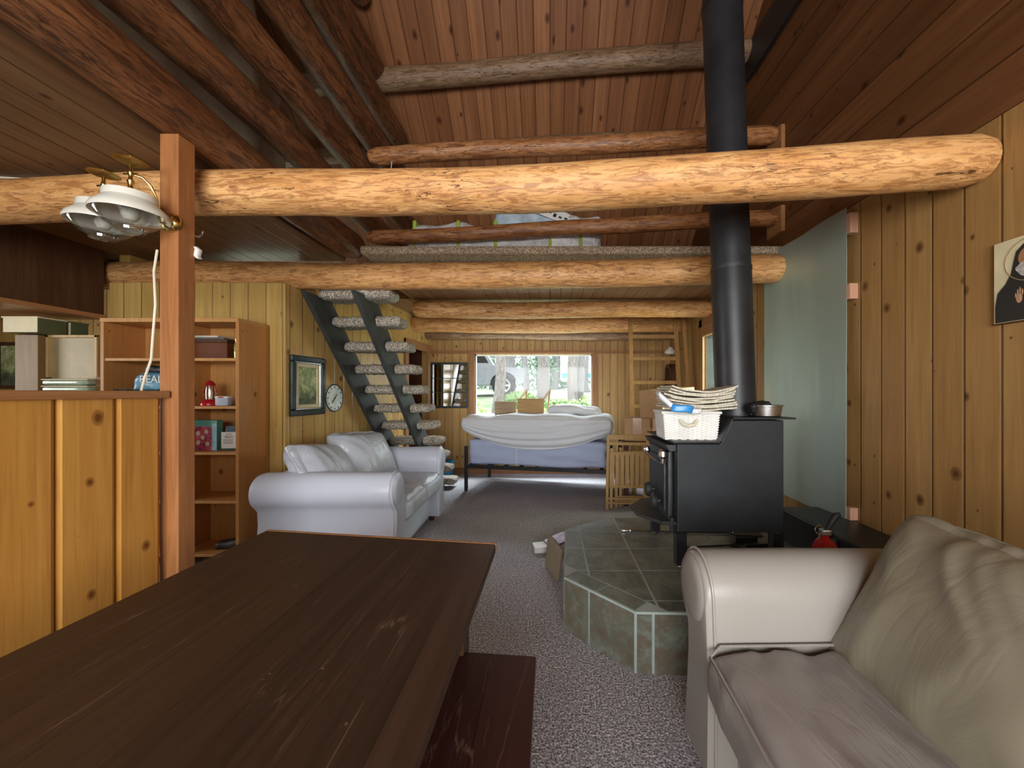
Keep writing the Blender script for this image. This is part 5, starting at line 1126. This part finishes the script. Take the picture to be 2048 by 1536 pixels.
hb_ = MB()
for u, v, w_, h_ in ((0.055, -0.082, 0.011, 0.020), (0.060, -0.055, 0.003, 0.012), (0.052, -0.050, 0.003, 0.015), (0.044, -0.058, 0.003, 0.014), (0.067, -0.068, 0.003, 0.010)):
    hb_.lathe([(0, 0.0010), (1, 0.0)], 14, Matrix(((0, 0, -1, -0.0226), (w_, 0, 0, u), (0, h_, 0, v), (0, 0, 0, 1))))
hb_.build('painted_hand', plain('painted hand skin', (0.45, 0.25, 0.14), 0.5), ic, fixn=False)

# ---------------- kitchen side ----------------
M['kcab'] = woodmat('kitchen cabinet wood', (0.27, 0.17, 0.075), (0.19, 0.11, 0.045), 2)
kc = thing('kitchen_cabinet', 'tall brown kitchen cabinet with a light framed panel beyond the half wall', 'cabinet', (-3.9, 3.2, 0)); KO = (-3.9, 3.2)
bx(MB(), -4.17, -3.99, 3.0, 3.23, 0, 1.80, KO).build('side_body', M['kcab'], kc, bevel=0.003)
bx(MB(), -3.99, -3.60, 3.10, 3.23, 0, 1.46, KO).build('body', M['kcab'], kc)
m = MB(); bx(m, -3.985, -3.965, 3.04, 3.08, 1.47, 1.805, KO); bx(m, -3.60, -3.58, 3.04, 3.08, 1.47, 1.805, KO); bx(m, -3.985, -3.58, 3.04, 3.08, 1.785, 1.805, KO)
pf = m.build('framed_panel', M['lightwood'], kc, bevel=0.002)
bx(MB(), -3.965, -3.60, 3.065, 3.075, 1.46, 1.785, KO).build('panel', plain('pale plywood', (0.36, 0.28, 0.15), 0.5, 0, 0.15, 5), pf)
bx(MB(), -3.60, -3.53, 3.05, 3.22, 0, 1.80, KO).build('side_body', M['kcab'], kc)
bx(MB(), -3.99, -3.58, 3.0, 3.10, 1.34, 1.352, KO).build('shelf_board', M['darkwood'], kc)
for k, z in enumerate((1.352, 1.405)):
    t = thing('glass_tray', ('upper' if k else 'lower')+' pale green glass tray on the kitchen cabinet shelf', 'tray', (-3.785, 3.045, z), 0, 'pale glass trays in the kitchen')
    m = MB(); m.rbox(0.36, 0.09, 0.045, 0.018, 8, None, Matrix.Translation((0, 0, 0.0235))); m.build('tray', plain('pale green glass', (0.30, 0.38, 0.28), 0.12, 0, 0.3, 12), t, smooth=True)
    MB().rbox(0.365, 0.095, 0.010, 0.004, 4, None, Matrix.Translation((0, 0, 0.047))).build('rim', M['cream'], t)
for k, (y0_, y1_) in enumerate(((2.90, 3.075), (3.10, 3.22))):
    t = thing('storage_box', ('nearer' if k == 0 else 'farther')+' olive and cream storage box on top of the kitchen cabinet', 'box', (-4.0, (y0_+y1_)/2, 1.805))
    h_ = (y1_-y0_)/2; MB().box(-0.12, 0.14, -h_+0.002, h_, 0, 0.11).build('box_body', M['olive'], t, bevel=0.002)
    MB().box(-0.12, 0.138, -h_, -h_+0.003, 0, 0.11).build('front_face', M['cream'], t)
    m = MB(); m.box(-0.13, 0.145, -h_-0.004, h_+0.002, 0.108, 0.118); m.build('lid', M['olive'] if k else M['cream'], t)
struct('trim_6', MB().box(-4.4, -3.76, -1.0, 3.245, 2.0, 2.545), M['darkwood'])
struct('trim_7', MB().box(-4.41, -3.74, -1.0, 3.245, 1.965, 2.0), M['captrim'])
kp = thing('kitchen_picture', 'dark framed landscape picture at the far left edge in the kitchen', 'picture', (-5.98, 4.295, 1.65))
yframe(kp, 0.34, 0.52, 0.04, 0.025, M['darkwood'], 'frame'); MB().box(-0.14, 0.14, -0.012, 0, -0.23, 0.23).build('painting', painting(), kp)

# ---------------- loft contents ----------------
mt = thing('wrapped_mattress', 'plastic wrapped mattress with green bands lying on the loft floor', 'mattress', (-0.42, 4.0, 2.60))
def fm(w, n, c): return w+n*(0.030*MN.noise(Vector((w.x*4, w.y*5, w.z*6)))+0.012*MN.noise(w*17))+Vector((0, 0, 0.05*max(0, c.z)*MN.noise(Vector((w.x*3.1, 2, 1)))))
MB().rbox(1.80, 0.95, 0.31, 0.10, 40, fm, Matrix.Translation((0, 0, 0.16))).build('plastic_cover', M['plastic'], mt, smooth=True)
for x in (-0.82, -0.42, -0.08, 0.42, 0.70):
    m = MB()
    def fb(w, n, c): return fm(w+Vector((x, 0, 0)), n, Vector((x/0.9, c.y, c.z)))-Vector((x, 0, 0))
    m.rbox(0.045, 0.975, 0.33, 0.10, 12, None, Matrix.Translation((x, 0, 0.166))); m.build('green_band', M['greentape'], mt, smooth=True)
m = MB().rbox(0.78, 0.55, 0.26, 0.10, 20, lambda w, n, c: w+n*(0.03*MN.noise(w*6)+0.012*MN.noise(w*18)))
tag(m.build('bedding_bag', M['plasticblue'], smooth=True, loc=(-0.18, 4.0, 3.03)), 'bluish clear bag of bedding on top of the wrapped mattress', 'bag')
m = MB().rbox(0.40, 0.40, 0.18, 0.08, 18, lambda w, n, c: w+n*(0.03*MN.noise(w*8)+0.01*MN.noise(w*20)))
tag(m.build('bedding_bag', M['plastic'], smooth=True, loc=(0.33, 3.9, 2.98)), 'small clear white bag at the right end of the wrapped mattress', 'bag')
m = MB(); m.box(-0.22, 0.22, -0.001, 0.0, -0.06, 0.06); lb = m.build('paper_label', M['white'], None, loc=(0.05, 3.70, 3.06), rot=(R(-14), R(22), 0))
tag(lb, 'white printed paper lying across the bluish bedding bag', 'paper')
m = MB()
for k in range(6): m.box(-0.18+0.055*k, -0.15+0.055*k, -0.0016, -0.001, -0.03+0.01*(k % 3), 0.0+0.01*(k % 2))
m.build('print', M['ink'], lb)
def fk(w, n, c): return w+n*(0.06*MN.noise(Vector((w.x*3, w.y*3, w.z*3)))+0.02*MN.noise(w*9))
for k, (lc, sz, d) in enumerate((((-2.35, 2.35, 2.63), (0.45, 1.05, 1.95), 'tall bundle under a beige dust sheet in the left loft, nearer one'), ((-2.62, 3.22, 2.63), (0.45, 0.60, 1.55), 'tall bundle under a beige dust sheet in the left loft, farther one'), ((-2.35, 1.30, 2.63), (0.45, 0.85, 1.0), 'lower greyish wrapped bundle behind the log screen'))):
    t = MB().rbox(*sz, 0.12, 22, fk, Matrix.Translation((0, 0, sz[2]/2))).build('wrapped_bundle', M['kraft'] if k < 2 else M['plasticblue'], smooth=True, loc=lc); tag(t, d, 'bundle')
# small things on the floor by the hearth
t = MB().rbox(0.20, 0.13, 0.05, 0.006, 4).build('white_case', M['white'], smooth=True, angle=30, loc=(-0.045, 3.30, 0.026), rot=(0, 0, R(12))); tag(t, 'flat white box on the carpet left of the hearth', 'box')
t = MB().rbox(0.20, 0.15, 0.018, 0.005, 6, lambda w, n, c: w+n*0.004*MN.noise(w*20)).build('magazine', plain('purple printed magazine', (0.30, 0.16, 0.30), 0.4, 0, 0.8, 30), smooth=True, loc=(0.065, 3.33, 0.075), rot=(R(5), R(-14), R(25))); tag(t, 'purple and pink magazine lying over the white box', 'magazine')
t = MB().rbox(0.30, 0.03, 0.24, 0.012, 8, lambda w, n, c: w+n*0.006*MN.noise(w*10)).build('canvas_bag', plain('beige canvas', (0.24, 0.19, 0.13), 0.8), smooth=True, loc=(0.03, 2.86, 0.124), rot=(R(-6), 0, R(-72))); tag(t, 'flat beige canvas bag leaning on the left side of the hearth', 'bag')
# ---------------- outside the far window ----------------
def gz(x, y):      # the ground rises behind the cabin
    return 0.15+1.15*smoothstep(7.2, 15.0, y)+0.35*smoothstep(15, 34, y)+0.10*MN.noise(Vector((x*0.5, y*0.5, 0)))
vs = []; nx, ny = 60, 50
for j in range(ny+1):
    for i in range(nx+1):
        x = -18+36*i/nx; y = 6.56+34*j/ny; vs.append((x, y, gz(x, y)))
fs = [(j*(nx+1)+i, j*(nx+1)+i+1, (j+1)*(nx+1)+i+1, (j+1)*(nx+1)+i) for j in range(ny) for i in range(nx)]
g = G('forest floor'); n = g.noise(g.co(), 0.9, 6, 0.7); n2 = g.noise(g.co(), 7, 4, 0.7)
col = g.mix(g.ramp(n, [(0.42, (0, 0, 0)), (0.58, (1, 1, 1))]), (0.16, 0.27, 0.10), (0.46, 0.40, 0.31)); col = g.mix(g.math('MULTIPLY', n2, 0.7), col, (0.50, 0.55, 0.40))
MB_ = MB().add(vs, fs); o = struct('ground', MB_, g.out(col, 0.9, spec=0.1), smooth=True)
bark = logmat('pine bark', (0.34, 0.32, 0.31), (0.24, 0.22, 0.22), (0.12, 0.11, 0.11), 0.9, 0.6)
leafm = plain('bright green leaves', (0.22, 0.36, 0.10), 0.6, 0, 0.5, 3); needm = plain('pale needles', (0.20, 0.28, 0.18), 0.7, 0, 0.5, 2)
def leaves(n, sp, size, seed, sq=(1, 1, 1)):
    r = random.Random(seed); m = MB()
    for _ in range(n):
        d = Vector((r.gauss(0, 1), r.gauss(0, 1), r.gauss(0, 1))).normalized()*r.random()**0.4
        c = Vector((d.x*sp*sq[0], d.y*sp*sq[1], d.z*sp*sq[2])); a = Vector((r.uniform(-1, 1), r.uniform(-1, 1), r.uniform(-1, 1))).normalized()*size; b = a.orthogonal().normalized()*size*0.5
        m.add([c-a, c+b, c+a, c-b], [(0, 1, 2, 3)])
    return m
trees = [(-1.55, 11.0, 0.16, 0.10, 'pale leaning pine trunk nearest the left side of the far window'), (-1.35, 13.5, 0.20, 0.0, 'thick dark pine trunk, second from the left in the window'), (-1.5, 24, 0.22, 0.0, 'slim distant trunk left of the window centre'),
         (-0.25, 12.0, 0.20, 0.0, 'thick pale trunk in the middle of the window view'), (-0.9, 30, 0.25, 0.0, 'far dark trunk between the middle trunks'), (0.55, 11.0, 0.15, 0.12, 'pale trunk right of the window centre'), (0.95, 12.5, 0.13, 0.10, 'bright leaning trunk at the right side of the window'),
         (1.8, 20, 0.25, 0.0, 'distant trunk at the right edge of the window view'), (-3.9, 26, 0.28, 0, 'distant trunk beyond the parked vehicle'), (0.4, 26, 0.24, 0, 'far trunk near the window centre')]
for k, (x, y, r, lean, lb) in enumerate(trees):
    t = thing('pine_tree', lb, 'tree', (x, y, gz(x, y)-0.05), 0, 'trees outside the far window')
    tr = logmesh(9, r, r*0.6, 60+k, 0.15, 0.08, 16, 0.25).build('trunk', bark, t, smooth=True); tr.rotation_euler = (0, R(-90+lean*40), 0)
    leaves(420, 0.42, 0.10, k, (1, 1, 1.8)).build('crown', needm, t, loc=(lean*5, 0, 7.0), fixn=False)
rr = random.Random(4)
for k, (x, y, s) in enumerate(((-2.3, 9.6, .55), (-1.2, 8.8, .45), (-0.4, 9.2, .5), (0.45, 8.9, .42), (1.15, 9.5, .6), (1.9, 10.2, .6), (-3.2, 10.6, .6), (4.6, 7.6, .9), (-0.9, 11.4, .4), (0.2, 10.4, .4), (2.8, 11.5, .8))):
    o = leaves(1500, s*1.15, 0.05, 90+k, (1.3, 1, 0.85)).build('leafy_shrub', leafm, None, fixn=False, loc=(x, y, gz(x, y)+s*0.5))
    w = ['leftmost low', 'low', 'spreading', 'small', 'rounded', 'tall', 'broad', 'large', 'pale', 'bushy', 'rightmost broad'][k]
    tag(o, '%s green leafy shrub outside the far window' % w, 'shrub', 'green shrubs outside the window')
bf = MB()
for k in range(26):
    x = rr.uniform(-11, 9); y = rr.uniform(24.5, 36); s = rr.uniform(1.4, 2.6)
    l_ = leaves(520, s, 0.17, 300+k, (1.2, 1, 1.0)); bf.add([(p[0]+x, p[1]+y, p[2]+gz(x, y)+s*0.8) for p in l_.v], l_.f)
tag(bf.build('woodland_foliage', needm, None, fixn=False), 'pale green woodland foliage far behind the window', 'foliage', None, 'stuff')
# parked vehicle
vc = thing('parked_truck', 'grey off-road vehicle parked outside, seen through the left of the window', 'vehicle', (-2.95, 14.0, gz(-2.95, 14.0)+0.0), R(4))
vp = plain('grey blue car paint', (0.20, 0.24, 0.28), 0.3, 0.3)
def archcut(cx, r): return [(cx+r*math.cos(R(a)), 0.38+r*math.sin(R(a))) for a in range(180, -1, -20)]
prf = [(-2.1, 0.45)]+archcut(-1.35, 0.46)+archcut(1.30, 0.46)+[(2.0, 0.45), (2.05, 0.95), (0.95, 1.08), (0.55, 1.72), (-1.95, 1.74), (-2.1, 1.05)]
MB().prism(prf, -0.85, 0.85).build('body', vp, vc, bevel=0.02)
for a, b in ((-1.85, -0.95), (-0.88, -0.15), (-0.08, 0.50)): MB().prism([(a, 1.15), (b+(0.28 if b > 0.4 else 0), 1.15), (b, 1.64), (a, 1.64)], -0.86, -0.85).build('side_window', M['void'], vc)
for cx in (-1.35, 1.30):
    for sy in (-0.80, 0.80):
        wl = MB(); wl.lathe([(0.0, -0.12), (0.22, -0.12), (0.36, -0.12), (0.40, -0.08), (0.40, 0.08), (0.36, 0.12), (0.0, 0.12)], 32, Matrix.Translation((cx, sy, 0.38)) @ Matrix.Rotation(R(90), 4, 'X')); wl = wl.build('wheel', M['rubber'], vc, smooth=True, angle=40)
        rm = MB(); T = Matrix.Translation((cx, sy-0.125 if sy < 0 else sy+0.125, 0.38)) @ Matrix.Rotation(R(90), 4, 'X')
        rm.lathe([(0.19, 0.0), (0.23, 0.012), (0.23, 0.0)], 28, T); rm.lathe([(0, 0.014), (0.05, 0.012), (0.05, 0)], 14, T)
        for q in range(5): rm.bar(T @ Vector((0, 0, 0.004)), T @ Vector((0.2*math.cos(q*1.2566), 0.2*math.sin(q*1.2566), 0.004)), 0.06, 0.012, (0, 1, 0))
        rm.build('rim', M['steel'], wl)
tl = thing('camper_trailer', 'white camper trailer with a teal stripe at the right of the window view', 'trailer', (3.1, 22, gz(3.1, 22)), R(0))
MB().rbox(5.0, 2.0, 1.9, 0.3, 8, None, Matrix.Translation((0, 0, 1.45))).build('body', M['white'], tl, smooth=True)
MB().box(-2.45, 2.45, -1.02, -1.0, 0.75, 1.0).build('stripe', plain('teal stripe', (0.10, 0.35, 0.42), 0.4), tl)
MB().box(-0.5, 0.5, -1.02, -1.0, 1.4, 1.9).build('side_window', M['void'], tl)
for x in (-0.5, 0.5): MB().lathe([(0, -.1), (.33, -.1), (.35, 0), (.33, .1), (0, .1)], 24, Matrix.Translation((x, -0.8, 0.35)) @ Matrix.Rotation(R(90), 4, 'X')).build('wheel', M['rubber'], tl, smooth=True, angle=40)
